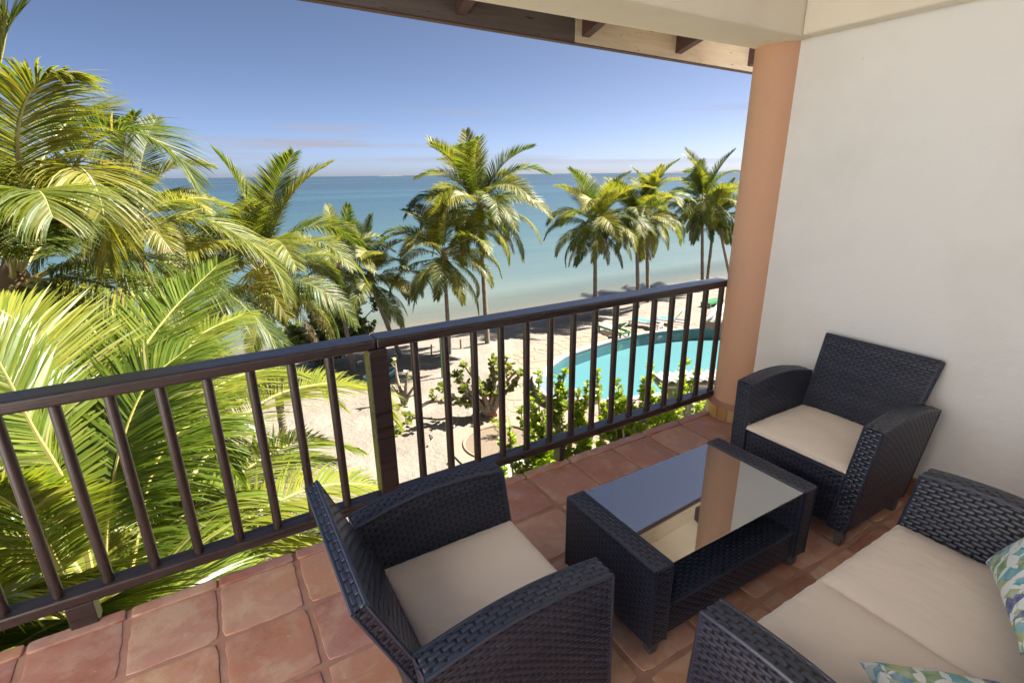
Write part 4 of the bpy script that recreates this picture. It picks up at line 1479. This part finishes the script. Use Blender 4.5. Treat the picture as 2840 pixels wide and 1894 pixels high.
for i in range(8):
    a, rad = rr.uniform(0, 6.28), rr.uniform(.05, .17)
    link("coconut", NUT, pa, Vector((-2.02 + math.cos(a) * rad, 9.95 + math.sin(a) * rad, 0.12 + rr.uniform(-.12, .12))) - pa.location, a)
m = MB()
m.tube([Vector(q) - pa.location for q in ((-2.45, 10.15, 0.2), (-2.2, 10.0, 0.32), (-2.0, 9.95, 0.12))], [.03, .025, .02], 6)
m.tube([Vector(q) - pa.location for q in ((-2.45, 10.1, 0.1), (-2.2, 9.7, 0.1), (-1.85, 9.5, -0.1))], [.05, .03, .015], 6)
m.build("fruit_stalk", M['rachis'], pa)

# young palm close to the balcony
B_FR = [
 [(-1.16, 4.14, -1.49), (-1.09, 4.16, -0.86), (-1.09, 4.16, -0.29), (-1.16, 4.19, 0.13), (-1.21, 4.23, 0.48), (-1.27, 4.3, 0.75)],
 [(-1.15, 4.25, -1.59), (-0.99, 4.49, -1.45), (-0.75, 4.84, -0.8), (-0.52, 5.07, -0.51), (-0.29, 5.29, -0.6), (-0.12, 5.4, -1.22)],
 [(-1.06, 4.48, -1.89), (-0.44, 4.88, -1.63), (0.05, 5.1, -1.52), (0.67, 5.26, -1.55), (1.26, 5.35, -1.83), (1.59, 5.37, -2.34)],
 [(-1.15, 4.66, -1.97), (-0.47, 5.78, -1.25), (0.27, 6.39, -0.9), (1.01, 6.72, -0.94), (1.64, 6.91, -1.22), (2.01, 7.02, -1.83)],
 [(-1.21, 4.33, -1.64), (-1.07, 4.88, -0.66), (-0.82, 5.54, -0.06), (-0.42, 6.19, 0.36), (0.09, 6.8, 0.72)],
 [(-1.21, 4.13, -1.44), (-1.2, 3.92, -0.57), (-1.26, 3.8, -0.14), (-1.36, 3.66, 0.07)],
 [(-1.2, 4.23, -1.54), (-1.27, 4.84, -0.77), (-1.32, 5.44, -0.03), (-1.5, 6.02, 0.39), (-1.76, 6.36, 0.6)],
 [(-1.2, 4.34, -1.64), (-0.94, 5.32, -1.22), (-0.59, 6.17, -0.58), (-0.3, 6.99, -0.18), (0.3, 7.59, -0.06)],
 [(-1.03, 4.28, -1.78), (-0.61, 4.36, -1.62), (-0.2, 4.4, -1.72), (0.18, 4.4, -2.21)],
 [(-1.22, 4.33, -1.67), (-1.14, 5.07, -1.21), (-1.01, 5.91, -0.85), (-0.68, 6.56, -0.76), (-0.24, 7.2, -0.81), (0.22, 7.6, -1.33)],
 [(-1.2, 4.44, -1.74), (-0.75, 5.35, -1.67), (-0.04, 6.0, -1.52), (0.69, 6.46, -1.56), (1.39, 6.76, -2.04)],
 [(-1.2, 4.3, -1.7), (-1.7, 5.2, -1.0), (-2.3, 6.0, -0.8), (-2.9, 6.6, -1.3)],
 [(-1.2, 4.3, -1.7), (-1.9, 4.5, -1.0), (-2.7, 4.7, -0.7), (-3.5, 4.8, -1.2)],
 [(-1.2, 4.3, -1.75), (-0.9, 5.3, -1.9), (-0.5, 6.4, -2.2), (-0.2, 7.2, -2.9)],
 [(-1.18, 4.2, -1.7), (-1.06, 3.75, -1.23), (-1.09, 3.32, -0.66), (-1.14, 3.1, -0.35), (-1.19, 2.86, -0.19)],
 [(-1.15, 4.2, -1.7), (-1.05, 3.9, -1.4), (-0.85, 3.7, -1.11), (-0.59, 3.6, -1.1), (-0.42, 3.58, -1.34)],
 [(-1.15, 4.2, -1.7), (-1.0, 3.46, -0.88), (-1.05, 3.13, -0.61), (-1.11, 2.89, -0.47)],
 [(-1.1, 4.2, -1.7), (-.8, 3.9, -1.55), (-.45, 3.6, -1.6), (-.1, 3.4, -2.0)],
 [(-1.2, 4.2, -1.75), (-1.0, 3.6, -1.9), (-0.9, 3.1, -2.3), (-0.85, 2.8, -2.9)],
 [(-1.2, 4.4, -1.8), (-0.3, 5.3, -2.2), (0.6, 5.9, -2.5), (1.3, 6.2, -3.2)],
 [(-1.24, 4.43, -1.71), (-1.02, 5.51, -1.26), (-0.52, 6.38, -0.83), (0.16, 7.0, -0.71), (0.86, 7.35, -0.98), (1.38, 7.58, -1.68)],
 [(-1.21, 4.33, -1.64), (-1.33, 4.71, -0.67), (-1.44, 5.0, -0.21), (-1.61, 5.15, 0.04)],
 [(-1.18, 4.24, -1.56), (-1.02, 4.59, -0.91), (-0.85, 4.83, -0.38), (-0.61, 5.06, 0.02), (-0.29, 5.29, 0.21)],
 [(-1.18, 4.34, -1.7), (-0.67, 4.75, -1.77), (-0.16, 5.1, -1.85), (0.38, 5.29, -2.1), (0.87, 5.43, -2.66)],
 [(-1.19, 4.24, -1.6), (-1.25, 4.43, -1.1), (-1.46, 4.47, -0.77), (-1.72, 4.38, -0.78)],
 [(-1.19, 4.24, -1.6), (-1.35, 3.98, -1.39), (-1.46, 3.72, -1.14), (-1.59, 3.56, -1.1)],
 [(-1.26, 4.53, -1.83), (-1.0, 5.51, -2.05), (-0.38, 6.39, -2.03), (0.38, 6.99, -2.05), (1.11, 7.32, -2.38)],
 [(-1.23, 4.43, -1.76), (-1.06, 4.89, -1.69), (-0.7, 5.25, -1.48), (-0.23, 5.5, -1.44), (0.14, 5.7, -1.93)],
 [(-1.23, 4.43, -1.76), (-1.36, 5.23, -1.19), (-1.27, 5.86, -0.65), (-1.07, 6.41, -0.21), (-0.75, 6.86, 0.05)],
 [(-1.16, 4.24, -1.66), (-0.79, 4.33, -1.77), (-0.39, 4.38, -2.09)],
]
pb = empty("young_palm", (-1.5, 4.6, G), 0, "bright green young palm right behind the left half of the railing", "palm tree", "coconut palms")
make_trunk(pb, (-1.5, 4.6, G), (-1.18, 4.35, -1.85), 0.14)
make_heart(pb, (-1.18, 4.35, -1.8), 0.15)
for i, c in enumerate(B_FR):
    c = [Vector(q) - pb.location for q in c]
    link("frond", frond_mesh("frond", c, ((0.66, 0.9, 0.85, 1.0, 0.9, 0.6, 0.9, 0.95, 0.75, 0.95, 0.9, 0.85, 0.85, 0.85, 0.85) + (0.95,) * 20)[i], 170, 0.025,
                             ((0.12, 0.7, 0.45, 0.30, 0.12, 0.25, 0.15, 0.3, 0.6, 0.35, 0.4, 0.4, 0.4, 0.5, 0.5) + (0.45,) * 20)[i], 0.25, 500 + i, 'palm_near', 0.22, seg=5, r0=0.026), pb)

# ------------------------------------------------------------------ shrubs and small trees
M['shrub'] = mk_leaf("bright_shrub_leaf", (0.15, 0.22, 0.010), (0.26, 0.33, 0.016), (0.35, 0.38, 0.03), (0.30, 0.30, 0.06), tl=0.5, rough=0.45)
M['seagrape'] = mk_leaf("sea_grape_leaf", (0.07, 0.125, 0.028), (0.14, 0.20, 0.04), (0.22, 0.24, 0.05), (0.34, 0.12, 0.05), tl=0.3, rough=0.35)
def mk_bark():
    t = NT("grey_bark")
    p = t.coord("Object")
    a = t.noise(p, 9, 5, 0.7)
    return t.set(t.mix(t.ramp(a, [(0.35, 0.0), (0.7, 1.0)]), (0.16, 0.12, 0.085), (0.36, 0.30, 0.23)), 0.9, t.bump(a, 0.6, 0.03))
M['bark'] = mk_bark()
def leaf_into(m, p, d, up, L, Wd, round_=False):
    d = d.normalized()
    s = d.cross(up)
    if s.length < 0.05: s = d.cross(Vector((1, 0, 0.3)))
    s.normalize()
    if round_:
        ts = ((0, .12), (.18, .42), (.5, .5), (.82, .38), (1, .06))
    else:
        ts = ((0, .10), (.35, .34), (.7, .5), (1, .16))
    vs = []
    nrm = s.cross(d)
    for t_, w_ in ts:
        c = p + d * (L * t_) - nrm * (0.10 * L * t_ * t_)
        vs += [c + s * (Wd * w_), c - s * (Wd * w_)]
    m.add(vs, [(2 * i, 2 * i + 1, 2 * i + 3, 2 * i + 2) for i in range(len(ts) - 1)], 0)
def rvec(rr):
    while True:
        v = Vector((rr.uniform(-1, 1), rr.uniform(-1, 1), rr.uniform(-1, 1)))
        if 0.1 < v.length < 1: return v.normalized()
def rosette(m, p, axis_, rr, n, L, Wd, round_=False, spread=1.0):
    for i in range(n):
        v = rvec(rr)
        v = (v - axis_ * v.dot(axis_)).normalized()
        d = (v * spread + axis_ * rr.uniform(0.2, 1.0)).normalized()
        leaf_into(m, p + axis_ * rr.uniform(-.6, .1) * L, d, axis_ + rvec(rr) * 0.5, L * rr.uniform(.7, 1.15), Wd * rr.uniform(.8, 1.1), round_)
def branchy(name, label, cat, base, tips, leafmat, rr, leafL, leafW, per, round_=False, r0=0.05, group=None, twigs=3, along=4, extra=None):
    """woody plant: limbs from base to each tip, rosettes of leaves at the ends"""
    root = empty(name, base, 0, label, cat, group)
    b0 = Vector(base)
    st, fl = MB(), MB()
    for tp in tips:
        if isinstance(tp[0], (tuple, list)): path = [Vector(q) - b0 for q in tp]
        else:
            e = Vector(tp) - b0
            mid = e * 0.5 + Vector((rr.uniform(-.2, .2), rr.uniform(-.2, .2), rr.uniform(-.1, .1))) * e.length * 0.35
            path = [Vector((rr.uniform(-.05, .05), rr.uniform(-.05, .05), -0.08)), e * 0.2 + Vector((rr.uniform(-.1, .1), rr.uniform(-.1, .1), 0.1)) * e.length * .3, mid, e]
        pts = catmull(path, 14)
        st.tube(pts, [r0 * (1 - 0.72 * i / 14) for i in range(15)], 7)
        end = pts[-1]
        dir_ = (pts[-1] - pts[-3]).normalized()
        ends = [(end, dir_)]
        for k in range(twigs):
            f = rr.randint(7, 13)
            q = pts[f]
            d = ((pts[f] - pts[f - 1]).normalized() * 0.6 + rvec(rr) * 0.8 + Vector((0, 0, .5))).normalized()
            ln = rr.uniform(0.25, 0.6) * (leafL * 5)
            e2 = q + d * ln
            st.tube([q, q + d * ln * .5 + rvec(rr) * ln * .1, e2], [r0 * .32, r0 * .22, r0 * .12], 5)
            ends.append((e2, d))
        for e_, d_ in ends:
            for k in range(along):
                rosette(fl, e_ - d_ * (k * leafL * 0.9) + rvec(rr) * leafL * .35, (d_ + Vector((0, 0, .4)) + rvec(rr) * .4).normalized(), rr, per, leafL, leafW, round_)
    st.build("stem", M['bark'], root, smooth=True)
    f = fl.build("foliage", M[leafmat], root)
    f["kind"] = "stuff"
    return root
rr = random.Random(77)
def shrub(label, bx_, by_, bz, tips, seed, **kw):
    rj = random.Random(seed + 50)
    tips = list(tips) + [(x + rj.uniform(-.28, .28), y + rj.uniform(-.28, .28), z - rj.uniform(0.0, .8)) for x, y, z in tips for _ in (0, 1)]
    return branchy("garden_shrub", label, "shrub", (bx_, by_, bz), tips, 'shrub', random.Random(seed), 0.10, 0.06, 15, r0=0.05, along=7, group="bright green shrubs below the balcony", **kw)
shrub("bright green shrub in front of the round end of the pool", 5.6, 6.9, G, [(5.4, 7.2, -1.8), (5.2, 7.35, -2.4), (5.62, 7.0, -2.5), (5.0, 7.5, -1.9), (5.75, 6.9, -3.1), (4.8, 7.6, -2.3)], 1, twigs=7)
shrub("bright green shrub in the middle of the pool view", 6.1, 6.6, G, [(5.87, 6.82, -1.8), (6.15, 6.57, -2.0), (6.0, 6.75, -2.5), (5.75, 6.95, -2.9), (6.3, 6.45, -2.5)], 2, twigs=7)
shrub("bright green shrub beside the grey roof edge", 6.9, 6.05, G, [(6.56, 6.16, -1.6), (6.93, 5.74, -1.5), (6.7, 6.0, -2.0), (6.35, 6.35, -2.4), (6.45, 6.3, -2.9), (7.1, 5.6, -1.6)], 3, twigs=7)
shrub("thin shrub with upright leafy stems near the soil bed", 4.3, 6.8, G, [(4.02, 6.92, -2.5), (4.51, 6.61, -2.2), (3.9, 7.0, -3.2), (4.15, 6.85, -2.9), (4.75, 6.5, -2.9)], 4, twigs=5)
shrub("low leafy shrub against the foot of the railing, below the balcony edge", 4.6, 5.2, G, [(4.3, 5.5, -2.6), (4.7, 5.3, -2.4), (4.9, 5.0, -2.6), (4.1, 5.7, -3.0), (5.2, 4.9, -2.7)], 5, twigs=7)

# sea grape with a limb lying along the sand
branchy("sea_grape_tree", "gnarled sea grape tree with a thick limb lying along the sand", "tree", (8.2, 15.5, ground_z(8.2, 15.5)),
        [[(8.2, 15.5, -7.05), (8.0, 15.8, -6.5), (7.5, 16.2, -6.3), (7.0, 16.2, -6.45), (6.5, 16.6, -6.35), (5.9, 16.8, -6.55), (5.2, 16.4, -6.9), (4.6, 15.9, -7.0)],
         (7.25, 15.71, -4.75), (8.35, 15.5, -5.0), (8.91, 15.41, -4.75), (8.97, 14.91, -5.1), (7.1, 15.6, -5.6), (8.6, 15.9, -4.9), (7.6, 15.5, -5.2), (9.3, 15.0, -5.2), (6.3, 15.8, -5.45), (6.9, 15.8, -5.0)],
        'seagrape', random.Random(31), 0.17, 0.17, 6, True, r0=0.13, twigs=7, along=2)
branchy("sea_grape_bush", "dense dark green sea grape bush at the water's edge below the left palms", "bush", (3.9, 25.3, ground_z(3.9, 25.3)),
        [(4.9 + rr.uniform(-2.6, 2.0), 25.0 + rr.uniform(-1.2, 1.2), -6.4 + 2.3 * rr.random() ** .6) for _ in range(40)],
        'seagrape', random.Random(32), 0.22, 0.22, 8, True, r0=0.07, twigs=5, along=3)
branchy("driftwood_stump", "weathered broken stump with a few leafy shoots beside the mid post", "tree stump", (5.8, 18.3, ground_z(5.8, 18.3)),
        [(5.95, 18.05, -5.5), (5.65, 18.6, -5.1), (6.15, 18.0, -6.2), (5.4, 18.3, -6.1)], 'seagrape', random.Random(33), 0.14, 0.13, 3, True, r0=0.13, twigs=2, along=1)
branchy("palm_seedling", "small feathery seedling growing in the round soil bed", "plant", (7.7, 13.9, G + 0.01),
        [(7.7 + rr.uniform(-.3, .3), 13.9 + rr.uniform(-.3, .3), -6.4 + rr.uniform(-.2, .1)) for _ in range(7)], 'shrub', random.Random(34), 0.13, 0.025, 5, r0=0.012, twigs=1, along=3)

# ------------------------------------------------------------------ pool furniture, posts, sheds
def paint(name, c1, c2, rough=0.5):
    t = NT(name)
    a = t.noise(t.coord("Object", (3, 12, 12)), 2.0, 5, 0.7)
    return t.set(t.mix(t.ramp(a, [(0.35, 0.0), (0.7, 1.0)]), c1, c2), rough)
M['green'] = paint("green_paint", (0.03, 0.15, 0.055), (0.06, 0.22, 0.09))
M['teal'] = paint("teal_sling", (0.035, 0.25, 0.27), (0.05, 0.32, 0.33), 0.7)
M['white'] = paint("white_resin", (0.66, 0.66, 0.64), (0.75, 0.75, 0.73), 0.4)
M['bleach'] = paint("bleached_slats", (0.50, 0.48, 0.42), (0.60, 0.58, 0.52), 0.7)
def lounger(name, label, loc, rz, frame, slat, slat_mat, back_angle, sling=False, group="sun loungers around the pool"):
    """foot end towards +x, head end towards -x"""
    root = empty(name, loc, rz, label, "sun lounger", group)
    L_, Wd, H_ = 1.90, 0.64, 0.36
    hx = -0.22
    m = MB()
    for s_ in (-1, 1):
        m.box(-L_ / 2, L_ / 2, s_ * Wd / 2 - .025, s_ * Wd / 2 + .025, H_ - .13, H_ - .02)
    for x in (-L_ / 2 + .02, L_ / 2 - .02):
        m.box(x - .02, x + .02, -Wd / 2 + .027, Wd / 2 - .027, H_ - .125, H_ - .022)
    m.build("frame", M[frame], root)
    for x in (-L_ / 2 + .10, L_ / 2 - .10):
        for s_ in (-1, 1):
            q = MB()
            sp = 0.09 if sling else 0.0
            sx = math.copysign(sp, x)
            q.hexa([(x - .04 + sx, s_ * Wd / 2 - .035, 0), (x + .04 + sx, s_ * Wd / 2 - .035, 0), (x + .04 + sx, s_ * Wd / 2 + .035, 0), (x - .04 + sx, s_ * Wd / 2 + .035, 0),
                    (x - .05, s_ * Wd / 2 - .03, H_ - .12), (x + .05, s_ * Wd / 2 - .03, H_ - .12), (x + .05, s_ * Wd / 2 + .03, H_ - .12), (x - .05, s_ * Wd / 2 + .03, H_ - .12)])
            q.build("leg", M[frame], root)
    c, s_ = math.cos(back_angle), math.sin(back_angle)
    BL = 0.72
    if sling:
        q = MB(); q.box(hx, L_ / 2 - .03, -Wd / 2 + .04, Wd / 2 - .04, H_ - .005, H_ + .012); q.build("seat", M[slat_mat], root)
        q = MB()
        pts = [(hx, H_), (hx - BL * c, H_ + BL * s_)]
        th = 0.015
        (x0, z0), (x1, z1) = pts
        nx_, nz_ = s_ * th, c * th
        def hb(w0, w1, o0, o1, mat, nm):
            q = MB()
            q.hexa([(x0 + nx_ * o0, w0, z0 + nz_ * o0), (x0 + nx_ * o0, w1, z0 + nz_ * o0), (x1 + nx_ * o0, w1, z1 + nz_ * o0), (x1 + nx_ * o0, w0, z1 + nz_ * o0),
                    (x0 + nx_ * o1, w0, z0 + nz_ * o1), (x0 + nx_ * o1, w1, z0 + nz_ * o1), (x1 + nx_ * o1, w1, z1 + nz_ * o1), (x1 + nx_ * o1, w0, z1 + nz_ * o1)])
            return q.build(nm, M[mat], root)
        b = hb(-Wd / 2 + .05, Wd / 2 - .05, 0, 1, slat_mat, "backrest")
        for w0, w1 in ((-Wd / 2, -Wd / 2 + .05), (Wd / 2 - .05, Wd / 2)):
            hb(w0, w1, -1.2, 1.8, frame, "back_rail")
        q = MB(); q.tube([(x1, -Wd / 2 + .02, z1), (x1, Wd / 2 - .02, z1)], .028, 6); q.build("back_rail", M[frame], root)
    else:
        x = L_ / 2 - .05
        sm = MB(); sm.box(-.038, .038, -Wd / 2 + .03, Wd / 2 - .03, -.012, .012)
        sme = sm.mesh("slat", M[slat_mat])
        while x > hx + .05:
            link("slat", sme, root, (x, 0, H_ - .004)); x -= .092
        bm_ = MB(); bm_.box(-.038, .038, -Wd / 2 + .03, Wd / 2 - .03, -.012, .012)
        bme = bm_.mesh("back_slat", M[slat])
        d_ = 0.03
        while d_ < BL:
            o = link("back_slat", bme, root, (hx - c * d_, 0, H_ + s_ * d_)); o.rotation_euler = (0, back_angle, 0); d_ += .092
        q = MB()
        for w_ in (-.22, .22):
            q.tube([(hx, w_, H_ - .03), (hx - c * BL, w_, H_ + s_ * BL - .03)], .02, 5)
            if back_angle > .2: q.tube([(hx - c * .45, w_, H_ + s_ * .45 - .03), (hx - .62, w_, H_ - .08)], .016, 5)
        q.build("back_support", M[frame], root)
    return root
lounger("sun_lounger", "green wooden lounger with bleached seat slats at the far pool edge", (19.0, 20.85, G + .055), R(92), 'green', 'green', 'bleach', R(42))
lounger("sun_lounger", "white lounger with teal sling, the left of two beyond the pool", (21.55, 20.95, G + .055), R(112), 'white', 'teal', 'teal', R(32), True)
lounger("sun_lounger", "white lounger with teal sling and steep backrest, the right of two beyond the pool", (23.15, 20.45, G + .055), R(118), 'white', 'teal', 'teal', R(55), True)
lounger("sun_lounger", "green lounger out on the sand far right beyond the pool", (29.1, 22.3, G), R(10), 'green', 'green', 'green', R(0))
lounger("sun_lounger", "green lounger under a striped towel at the near pool edge", (12.15, 12.75, G + .055), R(60), 'green', 'green', 'green', R(30))
lounger("sun_lounger", "empty green lounger below the railing, left of the tree stem", (11.3, 11.5, G + .055), R(75), 'green', 'green', 'green', R(30))
lounger("sun_lounger", "green slatted lounger below the balcony edge, right of the tree stem", (13.0, 11.3, G + .055), R(80), 'green', 'green', 'green', R(35))
lounger("sun_lounger", "blue green lounger at the foot of the column, seen past the balcony edge", (14.5, 11.2, G + .055), R(85), 'green', 'teal', 'teal', R(35))
def mk_towel():
    t = NT("striped_towel")
    wv = t.node("ShaderNodeTexWave", wave_type='BANDS', bands_direction='Y')
    wv.inputs["Scale"].default_value = 2.6
    t.l.new(t.coord("Object"), wv.inputs[0])
    return t.set(t.ramp(wv.outputs[1], [(0.2, (0.50, 0.24, 0.27)), (0.45, (0.66, 0.62, 0.66)), (0.6, (0.22, 0.22, 0.48)), (0.85, (0.68, 0.62, 0.64))]), 0.9)
def cloth(name, label, cat, loc, rz, w_, l_, mat, amp=0.02, hgt=0.0):
    m = MB(); n = 14
    vs = []
    for j in range(n + 1):
        for i in range(n + 1):
            u, v = i / n - .5, j / n - .5
            vs.append((u * l_, v * w_, amp * noise.noise(Vector((u * 5, v * 5, loc[0]))) + hgt * (1 - 4 * u * u) * (1 - 4 * v * v)))
    W_ = n + 1
    m.add(vs, [(j * W_ + i, j * W_ + i + 1, (j + 1) * W_ + i + 1, (j + 1) * W_ + i) for j in range(n) for i in range(n)])
    o = m.build(name, mat, None, smooth=True)
    o.location = loc; o.rotation_euler = (0, 0, rz)
    sd = o.modifiers.new("thick", 'SOLIDIFY'); sd.thickness = 0.012
    return tag(o, label, cat)
cloth("striped_towel", "pink and blue striped towel spread over the near pool lounger", "towel", (12.35, 13.05, G + .46), R(60), .74, 1.15, mk_towel())
cloth("white_towel", "white towel folded at the end of the striped towel", "towel", (12.72, 13.35, G + .50), R(60), .5, .32, M['white'], hgt=.03)
cloth("grey_bundle", "grey cloth bundle lying on the striped towel", "bag", (12.62, 12.95, G + .49), R(30), .4, .4, paint("grey_cloth", (0.22, 0.20, 0.20), (0.34, 0.31, 0.30), 0.9), hgt=.2)

def post(name, label, cat, loc, h_, r_, mat, group=None, lean=0.0):
    m = MB()
    m.tube([(0, 0, -.15), (lean * .5, 0, h_ * .5), (lean, 0, h_ - r_ * .4), (lean, 0, h_)], [r_, r_ * .98, r_ * .95, r_ * .6], 8)
    o = m.build(name, mat, None); o.location = loc
    return tag(o, label, cat, group)
M['stake'] = paint("stake_wood", (0.24, 0.17, 0.09), (0.36, 0.27, 0.15), 0.85)
post("wooden_stake", "left of two short wooden stakes in the sand", "stake", (8.9, 23.05, ground_z(8.9, 23.05)), .55, .045, M['stake'], "stakes in the sand", .03)
post("wooden_stake", "right of two short wooden stakes in the sand, nearer the tall palm", "stake", (10.62, 23.24, ground_z(10.62, 23.24)), .5, .045, M['stake'], "stakes in the sand")
post("green_post", "green painted post standing in the sand behind the balusters", "post", (8.2, 20.07, ground_z(8.2, 20.07)), 1.9, .04, M['green'])

# beached boat
bt = empty("rowing_boat", (5.75, 21.3, ground_z(5.75, 21.3)), R(15), "teal rowing boat with a white rim pulled up on the sand", "boat")
m = MB(); rim = MB()
N_ = 16
sec = []
for i in range(N_ + 1):
    t_ = i / N_ * 2 - 1
    hw = 0.55 * (1 - abs(t_) ** 2.6) + .02
    zt = .48 + .10 * t_ * t_
    sec.append([(t_ * 1.5, -hw, zt), (t_ * 1.5, -hw * .82, zt * .45), (t_ * 1.45, -hw * .4, .03), (t_ * 1.45, hw * .4, .03), (t_ * 1.5, hw * .82, zt * .45), (t_ * 1.5, hw, zt)])
m.add([p for s_ in sec for p in s_], [(i * 6 + k, i * 6 + k + 1, i * 6 + k + 7, i * 6 + k + 6) for i in range(N_) for k in range(5)])
h_ = m.build("hull", M['teal'], bt, smooth=True)
sd = h_.modifiers.new("thick", 'SOLIDIFY'); sd.thickness = 0.03
for s_ in (0, 5):
    q = MB(); q.tube([s2[s_] for s2 in sec], .035, 6); q.build("gunwale", M['white'], bt, smooth=True)
q = MB(); q.box(-.1, .1, -.5, .5, .33, .36); q.build("thwart", M['white'], bt)
bt.scale = (0.55, 0.6, 0.7)

# terracotta planter box beside the sea grape
pl = empty("planter_box", (8.25, 15.55, G + .035), R(-28), "small square terracotta planter box beside the sea grape", "planter")
M['terra'] = paint("terracotta", (0.36, 0.13, 0.06), (0.44, 0.18, 0.09), 0.8)
for k in range(4):
    q = MB(); q.box(-.22, .22, .19, .22, 0, .16)
    o = q.build("side_board", M['terra'], pl, bevel=.005); o.rotation_euler = (0, 0, k * math.pi / 2)
q = MB(); q.box(-.187, .187, -.187, .187, 0.0, .09); q.build("soil_fill", M['sand'], pl)

# low wall with pierced vent block near the building
lw = empty("garden_wall", (6.9, 11.2, G), R(3), "low plastered garden wall with a lattice vent, below the balcony edge", "wall")
q = MB(); q.box(-.95, .75, -.1, .1, 0, .75); q.build("wall_body", M['plaster_cream'], lw, bevel=.02)
q = MB(); q.box(-.2, .2, -.112, -.098, .2, .6); v = q.build("vent_shade_plate", M['core'], lw)  # near-black plate on the wall face, stands in for shade inside the vent
q = MB()
for i in range(6):
    q.box(-.2 + i * .073, -.175 + i * .073, -.125, -.113, .2, .6)
    q.box(-.2, .2, -.124, -.1135, .2 + i * .073, .222 + i * .073)
q.build("vent_lattice", M['stake'], lw)

# roof of the lower terrace bar beside the pool
M['greywall'] = mk_plaster("grey_render", (0.22, 0.205, 0.18), (0.14, 0.13, 0.11), 0.5)
M['roofwhite'] = paint("white_sheet_roof", (0.30, 0.285, 0.26), (0.42, 0.40, 0.37), 0.6)
u = Vector((0.895, -0.447, 0)); ang = math.atan2(u.y, u.x)
br = empty("bar_roof", (7.29, 6.85, -2.95), ang, "deep grey roof edge with white sheeting below the right end of the railing", "roof")
q = MB(); q.box(0.25, 5, -.55, -.02, 0, .70); q.build("fascia", M['greywall'], br)
q = MB(); q.box(-.02, 5, -.6, .02, .705, .745); q.build("eave_board", M['bleach'], br)
def corrugated(L_, Wd, z0, z1, pitch=.16, amp=.028):
    m = MB(); n = int(L_ / pitch * 4)
    vs = []
    for i in range(n + 1):
        x = L_ * i / n
        z = amp * math.sin(2 * math.pi * x / pitch)
        vs += [(x, 0, z0 + z), (x, -Wd, z1 + z)]
    m.add(vs, [(2 * i, 2 * i + 2, 2 * i + 3, 2 * i + 1) for i in range(n)])
    return m
o = corrugated(5, .62, .79, .84).build("roof_sheet", M['roofwhite'], br, smooth=True)
sd = o.modifiers.new("thick", 'SOLIDIFY'); sd.thickness = .01
for x in (1.6, 4.9):
    for y in (-.3,):
        q = MB(); q.tube([(x, y, -4.05), (x, y, 0)], .09, 10); q.build("post", M['stake'], br)

# kiosk at the right end of the pool
ks = empty("pool_kiosk", (14.14, 11.13, G), R(-63), "orange walled pool kiosk with a white corrugated roof beside the column", "kiosk")
q = MB(); q.box(.8, 4.5, .25, 2.2, 0, 3.6); q.build("wall", M['column'], ks)
q = MB(); q.box(0, 5, -.02, .04, 3.62, 3.86); q.build("fascia", M['greywall'], ks)
m = corrugated(5, -2.4, 3.9, 4.0, .22, .03)
o = m.build("roof_sheet", M['roofwhite'], ks, smooth=True)
sd = o.modifiers.new("thick", 'SOLIDIFY'); sd.thickness = .01

# things lying on the sand
def stick(label, pts, r_):
    b = Vector(pts[0])
    m = MB()
    P_ = catmull([Vector(p) - b for p in pts], 12)
    m.tube(P_, [r_ * (1 - .6 * i / 12) * (1 + .15 * math.sin(i * 1.9)) for i in range(13)], 6)
    q = P_[6]
    m.tube([q, q + Vector((.12, .16, .1)), q + Vector((.2, .35, .12))], [r_ * .5, r_ * .35, r_ * .15], 5)
    o = m.build("fallen_branch", M['bark'], None, smooth=True)
    o.location = b
    tag(o, label, "branch", "fallen branches on the sand")
def gz(x, y, h_=0.03): return (x, y, ground_z(x, y) + h_)
stick("dark fallen branch on the sand below the sea grape limb", [gz(6.6, 15.4), gz(6.9, 15.7, .08), gz(7.1, 16.0)], .05)
stick("thin fallen branch on the sand beside the planter box", [gz(7.5, 15.9), gz(7.8, 15.6, .05), gz(8.0, 15.2)], .03)
stick("fallen branch on the sand left of the soil bed", [gz(5.3, 14.6), gz(5.6, 14.9, .06), gz(5.7, 15.4)], .035)
M['husk'] = paint("coconut_husk", (0.07, 0.045, 0.03), (0.14, 0.09, 0.06), 0.9)
hk = nut_mesh(); hk.materials.clear(); hk.materials.append(M['husk'])
for label, x, y in (("dry brown coconut husk on the sand close to the young palm", 5.1, 12.6), ("dry brown coconut husk left of the soil bed kerb", 5.6, 13.3), ("dry brown coconut husk near the beached boat", 7.4, 21.0)):
    o = link("coconut_husk", hk, None, gz(x, y, .07), x); o.rotation_euler = (1.3, .2, x)
    tag(o, label, "coconut", "coconut husks on the sand")
